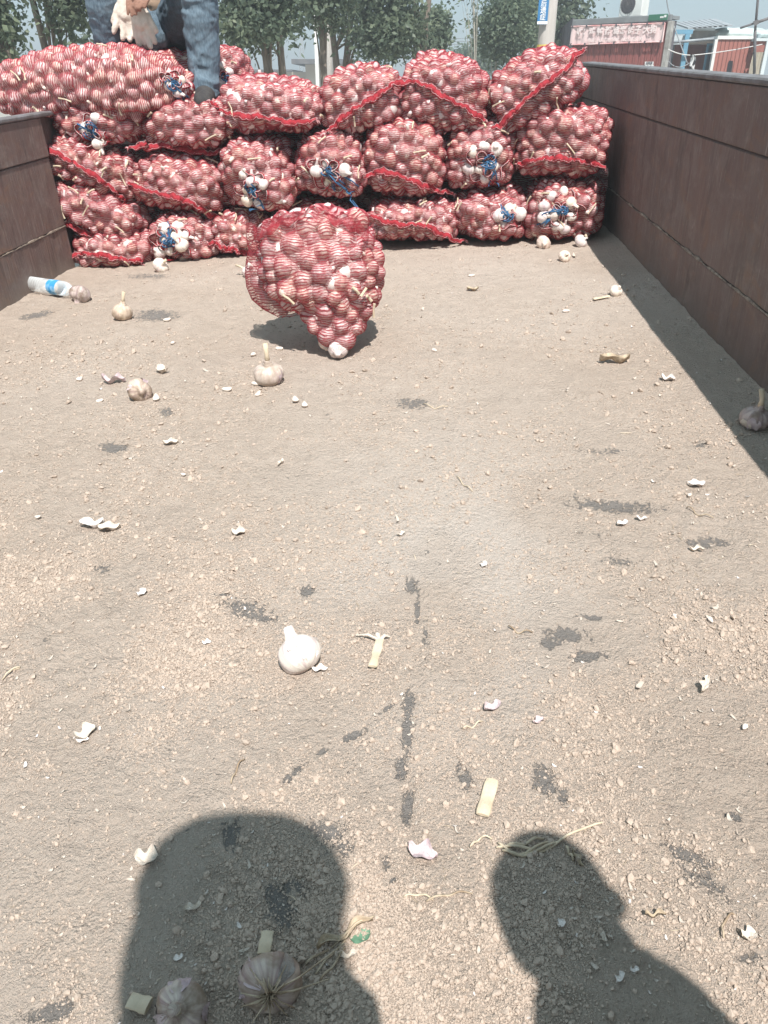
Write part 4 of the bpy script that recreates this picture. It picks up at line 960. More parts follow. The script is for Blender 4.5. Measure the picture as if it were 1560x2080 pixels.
def mouth(sk, px, py, seed, dirn=(0.5, -0.8), ln=0.10, R=0.06, bulbs=4, petals=6, white=True):
    """tied mouth: red lace loops with pale edges, clean bulbs showing, blue cord"""
    root, bv, org, C = sk; r = np.random.default_rng(seed)
    p0, n0 = hit(bv, px, py, org[1]-0.2); n0 = np.array([n0[0]*.3, -1, 0.25]); n0 /= np.linalg.norm(n0)
    t1 = np.cross(np.array([0, 0, 1.0]), -n0); t1 /= -np.linalg.norm(t1); t2 = np.cross(-n0, t1); t2 = t2 if t2[2] > 0 else -t2
    c0 = p0-org
    def S_(u, v, lift=0.006):                                # point of the sack surface near the mouth
        q = p0+t1*u+t2*v-n0*(-0.12); h = bv.ray_cast(Vector(q), Vector(-n0)); base = np.array(h[0]) if h[0] is not None and h[3] < 0.26 else p0+t1*u+t2*v
        return base-org+n0*lift
    lace = MB(); edge_ = MB()
    def loop(pts, wd):
        n_ = len(pts); V = []; F = []
        for i, q in enumerate(pts):
            V += [q-n0*0.002, q+n0*wd]
        for i in range(n_-1): F.append((2*i, 2*i+2, 2*i+3, 2*i+1))
        lace.add(V, F); lace.tube(pts, 0.0044, 5); edge_.tube([q+n0*wd for q in pts], 0.0012, 5)
    a0 = r.uniform(0, 6.28)
    for k in range(petals):
        an = a0+k*6.28/petals+r.normal()*0.25; L_ = R*r.uniform(.4, .85); wd = L_*r.uniform(.25, .5)
        pts = []
        for s_ in np.linspace(0, 1, 15):
            th_ = s_*2*math.pi; u = L_*(1-math.cos(th_))/2; v = wd*math.sin(th_)*(0.5+0.5*(1-math.cos(th_))/2)
            pts.append(S_(u*math.cos(an)-v*math.sin(an), u*math.sin(an)+v*math.cos(an), 0.010+0.010*math.sin(th_/2)))
        loop(pts, r.uniform(.004, .011))
    arc0 = r.uniform(0, 6.28); pts = []
    for s_ in np.linspace(0, 1, 40):
        an = arc0+s_*5.0; rr = R*(1.05+0.22*math.sin(an*5+seed)); pts.append(S_(rr*math.cos(an), rr*math.sin(an)*0.9, 0.005+0.004*math.sin(an*9)))
    loop(pts, 0.008)
    lace.build('lace', MT['hem'], root); edge_.build('lace_edge', MT['thread'], root, True)
    placed = []
    for k in range(bulbs):
        for _ in range(30):
            an = r.uniform(0, 6.28); rr = R*r.uniform(.35, 1.0)
            uv_ = np.array([rr*math.cos(an), rr*math.sin(an)])
            if all(np.linalg.norm(uv_-q) > 0.045 for q in placed): break
        placed.append(uv_); q = S_(uv_[0], uv_[1], -0.004)
        me_ = (SW if white else SB)[r.integers(0, 5)]; qq = Quaternion(Vector(r.normal(size=3)).normalized(), r.uniform(0, 6.28)); s_ = r.uniform(.85, 1.2)
        link('garlic_bulb', me_, root, Matrix.LocRotScale(Vector(q), qq, Vector((s_, s_, s_))), label='bare bulb showing at the open mouth')
    cord = MB(); dv = np.array(dirn, float); dv /= np.linalg.norm(dv)
    c_ = S_(0, 0, 0.02)
    for k in range(7):
        d = dv+r.normal(size=2)*0.28; l_ = ln*r.uniform(.5, 1.05); lift = r.uniform(.015, .035); pts = []
        perp = np.array([-d[1], d[0]]); wob = r.normal()*0.012; turn = r.uniform(0.5, 1) if k % 3 else 1.0
        for s_ in np.linspace(0, 1, 10):
            b_ = d*l_*(s_ if turn == 1.0 else math.sin(s_*math.pi*turn))+perp*wob*math.sin(s_*4)
            q = S_(b_[0], b_[1], lift*(1-0.6*s_)); pts.append(q)
        cord.tube(pts, [0.0030]*9+[0.0018], 6)
    for k in range(6):                                       # loops and the knot
        rr = r.uniform(.010, .032); ce = r.normal(size=2)*0.008; ax = r.uniform(.4, 1); ph = r.uniform(0, 6)
        pts = [S_(ce[0]+rr*math.cos(q), ce[1]+rr*ax*math.sin(q), 0.020+0.008*math.sin(q*2+ph)) for q in np.linspace(0, 6.28, 14)]
        cord.tube(pts, 0.0028, 6)
    cord.build('tie_cord', MT['cord'], root, True)

def blob_sack(name, px, py, wpx, hpx, Y, label, seed, ang=0, b=0.24, e=2.9, flat=0.0, **k):
    """outer surface of a lying sack whose front end spans wpx x hpx in the photograph"""
    c0 = dp(px, py, Y); a_ = (dp(px+wpx/2, py, Y)[0]-dp(px-wpx/2, py, Y)[0])/2; c_ = (dp(px, py-hpx/2, Y)[2]-dp(px, py+hpx/2, Y)[2])/2
    V = CSV.copy(); r = (np.abs(V)**e).sum(1)**(-1/e); V = V*r[:, None]*np.array([a_, b, c_])
    V[:, 2] += 0.12*c_*np.cos(V[:, 0]/a_*1.6)-0.06*c_
    V *= (0.995+0.125*fbm(V+seed*3.1, 4.5, 2, seed))[:, None]
    R_ = rotm('Y', math.radians(ang)); V = V @ R_.T
    org = np.array([c0[0], Y+b*0.72, c0[2]])
    return make_sack(name, org, V, CSF, label, seed, **k)

# the pile, bottom row first: centre x, y, width, height in photograph pixels, depth plane
YB = 3.96
def G(*a, hemp=None, m=None, **k):
    s_ = blob_sack('garlic_sack', *a, **k)
    if hemp: hem(s_, hemp, seed=a[6])
    if m: mouth(s_, m[0], m[1], a[6]*3+1, **(m[2] if len(m) > 2 else {}))
    return s_
G(212, 512, 185, 84, 3.84, 'flat garlic sack on the floor at the left wall, hem along its front', 101, ang=1, hemp=[(123, 553), (126, 530), (150, 514), (190, 514), (240, 524), (297, 530)])
G(362, 492, 172, 112, 3.88, 'garlic sack on the floor with bare bulbs spilling round a blue tie, left side', 102, m=(345, 490, dict(bulbs=9, R=0.085, dirn=(-.2, .8))))
G(478, 482, 120, 96, 3.92, 'garlic sack on the floor half hidden by the upright sack', 103, hemp=[(432, 487), (450, 502), (485, 508), (520, 517)])
G(640, 470, 200, 110, 4.02, 'garlic sack on the floor directly behind the upright sack', 104)
G(842, 455, 215, 100, 3.98, 'garlic sack on the floor just right of the upright sack, with a wavy red hem', 105, hemp=[(746, 432), (775, 447), (815, 456), (860, 455), (905, 478), (945, 490)])
G(1005, 445, 165, 112, 3.98, 'garlic sack on the floor tied with a small blue knot, second from the right wall', 106, m=(1032, 438, dict(bulbs=3, R=0.06, ln=0.06, dirn=(-.4, .3))))
G(1155, 432, 180, 135, 3.98, 'garlic sack gaping open with bare bulbs on the floor in the right corner', 107, m=(1140, 430, dict(bulbs=10, R=0.095, ln=0.12, dirn=(-.8, -.5))))
# second row
G(178, 432, 220, 112, 3.86, 'steeply slanting garlic sack against the left wall, above the flat one', 110, ang=24, hemp=[(72, 385), (95, 430), (125, 450), (165, 468), (215, 492), (250, 494)])
G(360, 385, 200, 130, 3.90, 'garlic sack with hem sloping down right, directly above the spilling sack', 111, ang=12, hemp=[(262, 370), (305, 388), (365, 402), (415, 422), (452, 447)])
G(515, 362, 165, 165, 3.92, 'garlic sack with a dark blue knot, above and left of the upright sack', 112, m=(512, 382, dict(bulbs=6, R=0.07, ln=0.09, dirn=(0, -1))))
G(665, 342, 165, 158, 3.95, 'garlic sack with a long blue cord hanging right, directly above the upright sack', 113, m=(668, 350, dict(bulbs=4, R=0.08, ln=0.16, dirn=(.8, -.6))))
G(822, 330, 180, 165, 3.98, 'garlic sack with an arched red hem in the middle of the pile', 114, hemp=[(740, 359), (765, 347), (800, 352), (840, 368), (880, 382), (920, 393)], clean=.12)
G(975, 325, 160, 155, 4.00, 'garlic sack with a light blue knot and large bare white bulbs', 115, m=(990, 330, dict(bulbs=7, R=0.085, ln=0.10, dirn=(.3, -.9))))
G(1150, 292, 205, 160, 4.00, 'garlic sack touching the right wall with a nearly level red hem', 116, hemp=[(1050, 332), (1085, 324), (1130, 320), (1180, 326), (1222, 335)])
# third row
G(172, 345, 215, 108, 3.90, 'slanting garlic sack at the left wall with a long straight diagonal hem', 120, ang=24, hemp=[(80, 283), (110, 308), (165, 338), (215, 370), (245, 395), (262, 415)])
G(195, 250, 190, 105, 3.98, 'garlic sack with a bright blue bow, under the largest sack on the left', 121, m=(190, 268, dict(bulbs=3, R=0.065, ln=0.05, dirn=(-.3, .1))))
G(368, 255, 210, 122, 3.95, 'garlic sack with a nearly level hem, under the seated man', 122, hemp=[(263, 300), (300, 294), (350, 296), (400, 308), (440, 312), (468, 298)])
# top row
G(542, 218, 225, 128, 3.98, 'garlic sack on the top row just right of the seated man', 130, ang=4, hemp=[(428, 205), (450, 225), (490, 236), (540, 238), (595, 250), (645, 243)])
G(737, 206, 190, 152, 4.00, 'domed garlic sack on the top row with a hem rising to the right', 131, ang=-8, hemp=[(663, 272), (690, 245), (730, 215), (770, 192), (802, 168)])
G(903, 196, 195, 166, 4.02, 'domed garlic sack on the top row with a hem arching down to the right', 132, ang=6, hemp=[(795, 172), (830, 165), (865, 172), (900, 196), (945, 218), (985, 245)])
G(1090, 186, 225, 155, 4.02, 'tilted garlic sack on top of the pile at the right wall, hem rising steeply', 133, ang=-24, hemp=[(998, 263), (1030, 240), (1075, 195), (1120, 160), (1155, 135), (1172, 100)])
# behind the man
G(440, 148, 115, 115, 4.45, 'garlic sack seen behind the shoe of the seated man, tied with blue cord', 134, m=(465, 165, dict(bulbs=3, R=0.05, ln=0.06, dirn=(.8, -.5))))
G(365, 195, 130, 80, 4.30, 'garlic sack in the gap between the largest sack and the leg of the man', 135)
G(322, 150, 240, 105, 4.42, 'garlic sack on which the man sits, mostly behind the largest sack', 136)
# the large side-on sack lying on the wall
c0 = dp(165, 174, 3.98); V = CSV2.copy(); e = 2.6; r_ = (np.abs(V)**e).sum(1)**(-1/e); V = V*r_[:, None]*np.array([0.515, 0.20, 0.170])
V[:, 2] += -0.025*(V[:, 0]/0.5)**2; V[:, 2] *= 1-0.10*(V[:, 0] < 0)*(-V[:, 0]/0.5)
V *= (1+0.04*fbm(V+2, 5, 2, 5))[:, None]; V = V @ rotm('Y', math.radians(1)).T
big = make_sack('garlic_sack', np.array([c0[0], 4.08, c0[2]]), V, CSF2, 'largest garlic sack lying sideways on top at the left, over the wall', 140, stripe='x')
mouth(big, 352, 170, 77, bulbs=3, R=0.05, ln=0.08, dirn=(.35, -1))
# second rank, seen only through the gaps
for k, (px, py, wd, hh, lb) in enumerate(((235, 400, 330, 190, 'dim second rank garlic sack behind the slanting sacks at the left wall'), (470, 260, 330, 170, 'dim second rank garlic sack behind the sack with the dark blue knot'), (600, 425, 330, 170, 'dim second rank garlic sack behind the top of the upright sack'),
        (760, 270, 300, 170, 'dim second rank garlic sack in the dark gap under the two domed sacks'), (900, 425, 330, 170, 'dim second rank garlic sack in the gap under the arched hem sack'), (1060, 300, 300, 190, 'dim second rank garlic sack just beside the light blue knot'), (1120, 400, 280, 150, 'dim second rank garlic sack above the gaping corner sack'))):
    G(px, py, wd, hh, 4.36, lb, 160+k)

# the upright sack
prof = [(418, 600, 700), (428, 568, 722), (445, 530, 742), (470, 512, 752), (500, 508, 764), (535, 508, 778), (565, 512, 783), (595, 520, 782), (625, 548, 776), (650, 586, 766), (675, 612, 752), (700, 642, 730), (716, 662, 714), (728, 678, 700)]
Ys = 2.50
PR = []
for y, x0, x1 in prof:
    Yy = 2.385+0.11*(728-y)/310
    a_ = dp(x0, y, Yy); b_ = dp(x1, y, Yy); PR.append((a_[2], (a_[0]+b_[0])/2, (b_[0]-a_[0])/2, Yy))
PR = np.array(PR)[::-1]; zz = PR[:, 0]
D_ = CSV2.copy(); zlo, zhi = max(zz[0], 0.0), zz[-1]
tz = (D_[:, 2]*1.0+1)/2; tz = np.arcsin(np.clip(D_[:, 2], -1, 1))/math.pi+0.5
Zs = zlo+(zhi-zlo)*tz; an = np.arctan2(D_[:, 1], D_[:, 0]); rad = np.sqrt(D_[:, 0]**2+D_[:, 1]**2)
cap = np.clip(rad/0.16, 0, 1)
cx = np.interp(Zs, zz, PR[:, 1]); wx = np.interp(Zs, zz, PR[:, 2]); yy = np.interp(Zs, zz, PR[:, 3])
ex = np.sign(np.cos(an))*np.abs(np.cos(an))**0.9; ey = np.sign(np.sin(an))*np.abs(np.sin(an))**0.9
V = np.stack([cx+wx*ex*cap, yy+np.minimum(wx*0.85, 0.19)*ey*cap+0.10*np.clip(Zs/0.16, 0, 1), Zs], 1)
V[:, 2] = np.maximum(V[:, 2], 0.004)
org = np.array([cx.mean(), Ys+0.1, 0.0]); V = V-org
up_s = make_sack('garlic_sack', org, V, CSF2, 'upright garlic sack standing alone on the floor in front of the pile', 150, rmean=0.0315, dmin=0.86, cull=False, group=None, clean=.05)
up_s[0]['category'] = 'garlic sack'
q_ = fl(686, 712, .030); q_[1] += .012; link('garlic_bulb', SB[2], up_s[0], Matrix.LocRotScale(Vector(q_-org), Quaternion((1, 0, 0), 1.9), Vector((1.1,)*3)))
q_ = fl(662, 702, .040); q_[1] += .03; link('garlic_bulb', SB[5], up_s[0], Matrix.LocRotScale(Vector(q_-org), Quaternion((1, 0, 0), 2.2), Vector((.95,)*3)))
# bunched net at its top, hanging pocket at its left
def net_sheet(root, name, V, F, uv): return link(name, mesh_np(name, V, F, MT['net_dense'], True, uv), root)
def dense():
    m = net_mat(); m.name = 'bunched_net'; t = m.node_tree
    for nd in t.nodes:
        if nd.type == 'MATH' and nd.operation == 'ADD' and not nd.inputs[0].is_linked and abs(nd.inputs[0].default_value-0.02) < 1e-4: nd.inputs[0].default_value = 0.30
        if nd.type == 'MIX' : nd.inputs[6].default_value = (0.50, 0.05, 0.075, 1)
    return m
MT['net_dense'] = dense()
root, bv, org, _ = up_s
V = []; F = []; uv = []; nu, nv = 110, 12
for i in range(nu+1):
    u = i/nu; px = 515+235*u; ytop = 424+34*(abs(u-0.5)*2)**1.6+5*math.sin(u*21)+4*math.sin(u*47)
    for j in range(nv+1):
        v = j/nv; py = ytop+(20+9*math.sin(u*9)+14*max(0, .35-u))*v
        p_, n_ = hit(bv, px, max(py, 440+20*abs(u-.5)), 2.5); q = dp(px, py, min(p_[1], 2.50)-0.014-0.014*abs(math.sin(u*38+v*2))*(1-v*.6))
        V.append(q-org); uv.append((u*.5, v*.1))
for i in range(nu):
    for j in range(nv): q = i*(nv+1)+j; F.append((q, q+nv+1, q+nv+2, q+1))
net_sheet(root, 'gathered_net', V, F, uv)
V = []; F = []; uv = []
lobe = [(455, 500, 520), (480, 500, 528), (505, 505, 540), (530, 500, 555), (555, 497, 570), (580, 500, 585), (605, 512, 600), (625, 535, 605), (640, 560, 608)]
for i, (y, x0, x1) in enumerate(lobe):
    for k in range(20):
        th_ = 2*math.pi*k/20; a_ = dp(x0, y, 2.56); b_ = dp(x1, y, 2.56); w_ = (b_[0]-a_[0])/2
        if 0: pass
        V.append(((a_[0]+b_[0])/2+w_*math.cos(th_)-org[0], 2.56+w_*.8*math.sin(th_)*(0.5 if i < 3 else 1)-org[1]+0.008*math.sin(k*2.1+i), a_[2]-org[2])); uv.append((k*.01, a_[2]))
for i in range(len(lobe)-1):
    for k in range(20): F.append((i*20+k, i*20+(k+1) % 20, (i+1)*20+(k+1) % 20, (i+1)*20+k))
F.append
me = mesh_np('net_pocket', V, F, MT['net'], True, uv); link('net_pocket', me, root)
for (px, py, s_) in ((520, 545, .9), (528, 572, 1.15), (545, 600, 1.1), (566, 612, .95), (535, 590, .8), (557, 580, 1.0), (575, 630, .7)):
    q = dp(px, py, 2.55)-org; link('garlic_bulb', SB[int(px) % 8], root, Matrix.LocRotScale(Vector(q), Quaternion(Vector((px % 7-3, 2, py % 5-2)).normalized(), px*1.0), Vector((s_,)*3)))

# ------------------------------------------------------------------ people
def chain_mesh(chains, voxel, name, mat, smooth=2, wrinkle=0.0, wf=14, seed=0):
    """closed limbs as tapered chains, fused into ONE continuous surface by voxel remeshing"""
    mb = MB()
    for ch in chains:
        pts = [Vector([float(x) for x in c[0]]) for c in ch]; rr = [c[1] for c in ch]
        P_ = []; R_ = []
        d0 = (pts[0]-pts[1]).normalized(); d1 = (pts[-1]-pts[-2]).normalized()
        for k in (1.0, .8, .45): P_.append(pts[0]+d0*rr[0]*k); R_.append(rr[0]*math.sqrt(max(0.02, 1-k*k)))
        n_ = len(pts)
        for i in range(n_-1):
            m_ = max(2, int((pts[i+1]-pts[i]).length/0.025))
            for s_ in range(m_):
                t_ = s_/m_; P_.append(pts[i].lerp(pts[i+1], t_)); R_.append(rr[i]+(rr[i+1]-rr[i])*t_)
        P_.append(pts[-1]); R_.append(rr[-1])
        for k in (.45, .8, 1.0): P_.append(pts[-1]+d1*rr[-1]*k); R_.append(rr[-1]*math.sqrt(max(0.02, 1-k*k)))
        mb.tube(P_, R_, 14)
    o = mb.build('tmp', None); md = o.modifiers.new('r', 'REMESH'); md.mode = 'VOXEL'; md.voxel_size = voxel; md.use_smooth_shade = True
    if smooth: s2 = o.modifiers.new('s', 'SMOOTH'); s2.factor = 0.5; s2.iterations = smooth
    bpy.context.view_layer.update(); me = bpy.data.meshes.new_from_object(o.evaluated_get(bpy.context.evaluated_depsgraph_get())); bpy.data.objects.remove(o)
    me.name = name
    if wrinkle:
        n_ = len(me.vertices); V = np.zeros(n_*3, np.float32); me.vertices.foreach_get('co', V); V = V.reshape(-1, 3); Nn = np.zeros(n_*3, np.float32); me.vertices.foreach_get('normal', Nn); Nn = Nn.reshape(-1, 3)
        q = V.copy(); q[:, 2] *= 1.7; d = 1-2*np.abs(fbm(q+0.05*vnoise(V, 9, 3)[:, None], wf, 3, seed)); V = V+Nn*(wrinkle*d)[:, None]; me.vertices.foreach_set('co', V.astype(np.float32).ravel()); me.update()
    me.materials.clear(); me.materials.append(mat)
    me.polygons.foreach_set('use_smooth', [True]*len(me.polygons))
    return me
def lerp(a_, b_, t): return tuple(a_[k]+(b_[k]-a_[k])*t for k in range(3))
def head_chains(c, f, k=1.0):
    """skull, jaw, nose, ears; c centre, f unit facing vector (horizontal-ish)"""
    c = np.array(c); f = np.array(f); s_ = np.cross(f, (0, 0, 1)); u = np.array((0, 0, 1.0))
    H_ = [[(-f*0.02+u*0.035, 0.082), (f*0.02+u*0.03, 0.078)], [(f*0.02-u*0.01, 0.072), (f*0.035-u*0.075, 0.042)], [(f*0.088+u*0.012, 0.011), (f*0.103-u*0.022, 0.015)],
            [(s_*0.078+u*0.01, 0.018), (s_*0.080-u*0.022, 0.013)], [(-s_*0.078+u*0.01, 0.018), (-s_*0.080-u*0.022, 0.013)], [(f*0.082-u*0.052, 0.014), (f*0.084-u*0.054+s_*0.001, 0.014)]]
    return [[(c+p_*k, r_*k) for p_, r_ in ch] for ch in H_]
def face_bits(root, c, f, k=1.0):
    c = np.array(c); f = np.array(f)*k; s_ = np.cross(f, (0, 0, 1)); u = np.array((0, 0, k))
    e = MB()
    for sg_ in (-1, 1): e.tube([c+f*0.083+s_*sg_*0.033+u*0.018, c+f*0.093+s_*sg_*0.032+u*0.018], [0.012, 0.006], 10)
    e.build('eyes', MT['hair'], root, True)
    m_ = MB(); m_.tube([c+f*0.088-s_*0.024-u*0.052, c+f*0.096-u*0.053, c+f*0.088+s_*0.024-u*0.052], [0.003, 0.006, 0.003], 8); m_.build('mouth', simple('lips', (0.3, 0.13, 0.11)), root, True)

def finger(base, d, lens, r, curl, side):
    pts = [(np.array(base), r*1.05)]; p_ = np.array(base, float); d = np.array(d, float); d /= np.linalg.norm(d); ax = Vector(side)
    for k, l_ in enumerate(lens):
        p_ = p_+d*l_; pts.append((p_.copy(), r*(0.97-0.10*k))); d = np.array(Matrix.Rotation(curl, 3, ax) @ Vector(d))
    return pts
# the seated man: truck frame, relative to his seat point
SO = np.array([-1.27, 4.55, 0.88])
def rel(px, py, Y): return dp(px, py, Y)-SO
man = empty('person', tloc(SO), 'man in blue jeans sitting on the pile, pale gloves in his bare hands', 'person')
hipc = rel(322, 45, 4.60); hipR = hipc+np.array((0.10, 0, -0.01)); hipL = hipc+np.array((-0.11, 0, -0.01))
kneeR = rel(402, -28, 4.16); kneeL = rel(206, -30, 4.16)
ankR = rel(417, 168, 4.17); ankL = rel(238, 150, 4.28)
waist = hipc+np.array((0, 0.02, 0.13)); chest = hipc+np.array((0, -0.10, 0.36)); neck = hipc+np.array((0, -0.17, 0.58)); headc = neck+np.array((0, -0.06, 0.15))
shR = chest+np.array((0.18, -0.02, 0.13)); shL = chest+np.array((-0.18, -0.02, 0.13))
handc = rel(287, 2, 4.04); wrR = handc+np.array((0.055, 0.05, 0.10)); wrL = handc+np.array((-0.05, 0.06, 0.13))
elR = (shR+wrR)/2+np.array((0.12, 0.10, -0.05)); elL = (shL+wrL)/2+np.array((-0.12, 0.10, -0.05))
body = [[(hipc, .11), (waist, .105), (chest, .125), (neck, .06), (headc-np.array((0, -.01, .04)), .055)],
        [(shL, .055), (shR, .055)], [(shR, .05), (elR, .042), (wrR, .027)], [(shL, .05), (elL, .042), (wrL, .027)],
        [(hipR, .085), (kneeR, .058), (ankR, .038)], [(hipL, .085), (kneeL, .058), (ankL, .038)],
        [(ankR, .036), (ankR+np.array((0, -.08, -.05)), .034)], [(ankL, .036), (ankL+np.array((0, -.08, -.05)), .034)]]
body += head_chains(headc, (0, -1, 0))
# bare hands: palms and five fingers each
for hb, wr, sx, off in ((handc, wrL, -1, (-0.022, -0.018, 0.010)), (handc, wrR, 1, (0.035, -0.022, 0.018))):
    pc = hb+np.array(off); body.append([(wr, .024), (wr*.4+pc*.6, .026)])
    for i in range(4):
        kx = (i-1.5)*0.0185; kn = pc+np.array((kx, 0, 0.012)); body.append([(wr*.6+pc*.4+np.array((kx*.5, 0, 0)), .017), (kn, .0125)])
        lens = [(.032, .022, .017), (.036, .024, .018), (.034, .023, .018), (.026, .018, .016)][i if sx < 0 else 3-i]
        body.append(finger(kn, (sx*0.18 if sx < 0 else -0.25, -0.25, -1) if sx < 0 else (-0.55, -0.3, -0.75), lens, .0088, 0.14, (1, 0, 0)))
    th0 = wr*.5+pc*.5+np.array((sx*-0.03, -0.01, 0)); body.append(finger(th0, (sx*-.5, -.6, -.6), (.03, .026, .018), .011, .1, (1, 0, 0)))
link('body', chain_mesh(body, 0.0052, 'body', MT['skin'], 2), man)
face_bits(man, headc, (0, -1, 0))
link('hair', chain_mesh([[(headc+np.array((0, .012, .055)), .083), (headc+np.array((0, .03, .02)), .084)]], .008, 'hair', MT['hair'], 1, .004, 40), man)
link('shirt', chain_mesh([[(hipc+np.array((0, 0, .10)), .135), (waist+np.array((0, 0, .06)), .135), (chest, .15), (chest+np.array((0, -.04, .12)), .10)], [(shL, .075), (shR, .075)], [(shR, .072), (elR*.75+shR*.25, .062)], [(shL, .072), (elL*.75+shL*.25, .062)],
    [(hipc+np.array((-.09, -.06, .055)), .055), (hipc+np.array((.10, -.06, .06)), .055)]], .011, 'shirt', MT['shirt'], 3, .010, 12, 3), man)
jl = []
for hp, kn, ak, sg_ in ((hipR, kneeR, ankR, 1), (hipL, kneeL, ankL, -1)):
    jl.append([(hp, .120), (lerp(hp, kn, .5), .105), (kn+np.array((0, .01, 0)), .086), (lerp(kn, ak, .18), .083), (lerp(kn, ak, .5), .080), (lerp(kn, ak, .8), .072), (lerp(kn, ak, .94), .066), (lerp(kn, ak, 1.0), .056)])
    jl.append([(lerp(kn, ak, .90)+np.array((0, -.01, 0)), .066), (lerp(kn, ak, 1.02)+np.array((0, -.02, 0)), .072), (lerp(kn, ak, 1.09)+np.array((0, -.035, 0)), .068)])
jl.append([(hipc+np.array((-.05, 0, .0)), .13), (hipc+np.array((.05, 0, 0)), .13)]); jl.append([(hipc+np.array((0, -.06, -.03)), .10), (hipc+np.array((0, -.12, -.06)), .075)])
link('jeans', chain_mesh(jl, .0065, 'jeans', MT['denim'], 2, .0065, 9, 8), man)
for ak, ft in ((ankR, np.array((0.02, -.17, -.075))), (ankL, np.array((-.02, -.17, -.075)))):
    sh_ = chain_mesh([[(ak+np.array((0, .03, -.045)), .046), (ak+ft*.55+np.array((0, 0, -.016)), .050), (ak+ft, .043)], [(ak+np.array((0, .01, -.01)), .043), (ak+np.array((0, -.03, -.035)), .045)]], .006, 'shoe', MT['shoe'], 3)
    so_ = link('shoe', sh_, man)
    s_ = MB(); P_ = [ak+np.array((0, .06, -.088)), ak+ft*.5+np.array((0, 0, -.055)), ak+ft+np.array((0, -.02, -.038))]; s_.tube(P_, [.030, .038, .028], 10); s_.build('sole', simple('pale_sole', (.35, .33, .3)), so_, True)
# pair of cotton gloves, limp in his hands
def glove(name, px, py, Y, label, seed, spread, sx, ang):
    r = np.random.default_rng(seed); o_ = dp(px, py, Y); ch = []
    d0 = np.array((math.sin(ang), -0.1, -math.cos(ang))); s0 = np.array((math.cos(ang), 0.1, math.sin(ang)))
    ch.append([(-d0*0.075, .026), (np.zeros(3), .030), (d0*0.035, .030)]); ch.append([(-d0*0.06+s0*.012, .024), (d0*0.03+s0*.018, .025)]); ch.append([(-d0*0.06-s0*.012, .024), (d0*0.03-s0*.018, .025)])
    for i in range(4):
        k = (i-1.5)/1.5; b_ = d0*(0.045+0.006*(1-k*k))+s0*k*0.032; dd = d0+s0*k*spread+r.normal(size=3)*0.10
        ch.append(finger(b_, dd, (.034, .026, .018) if abs(k) < .9 else (.028, .022, .016), .0155, r.normal()*0.18, (1, 0, 0)))
    ch.append(finger(d0*0.0+s0*sx*0.032, d0*1.2+s0*sx*0.45, (.03, .028, .014), .0150, .1, (1, 0, 0)))
    g_ = link(name, chain_mesh(ch, .0042, name, MT['glove'], 2, .0012, 26, seed), None, tloc(o_), label=label, cat='glove', group='work gloves in the hands of the seated man')
    return g_
glove('work_glove', 256, 14, 4.14, 'white cotton glove nearer the left knee, its fingers spread', 5, .24, -1, -0.22)
glove('work_glove', 284, 32, 4.125, 'white cotton glove hanging straight down below the bare fingers', 6, .16, 1, 0.10)

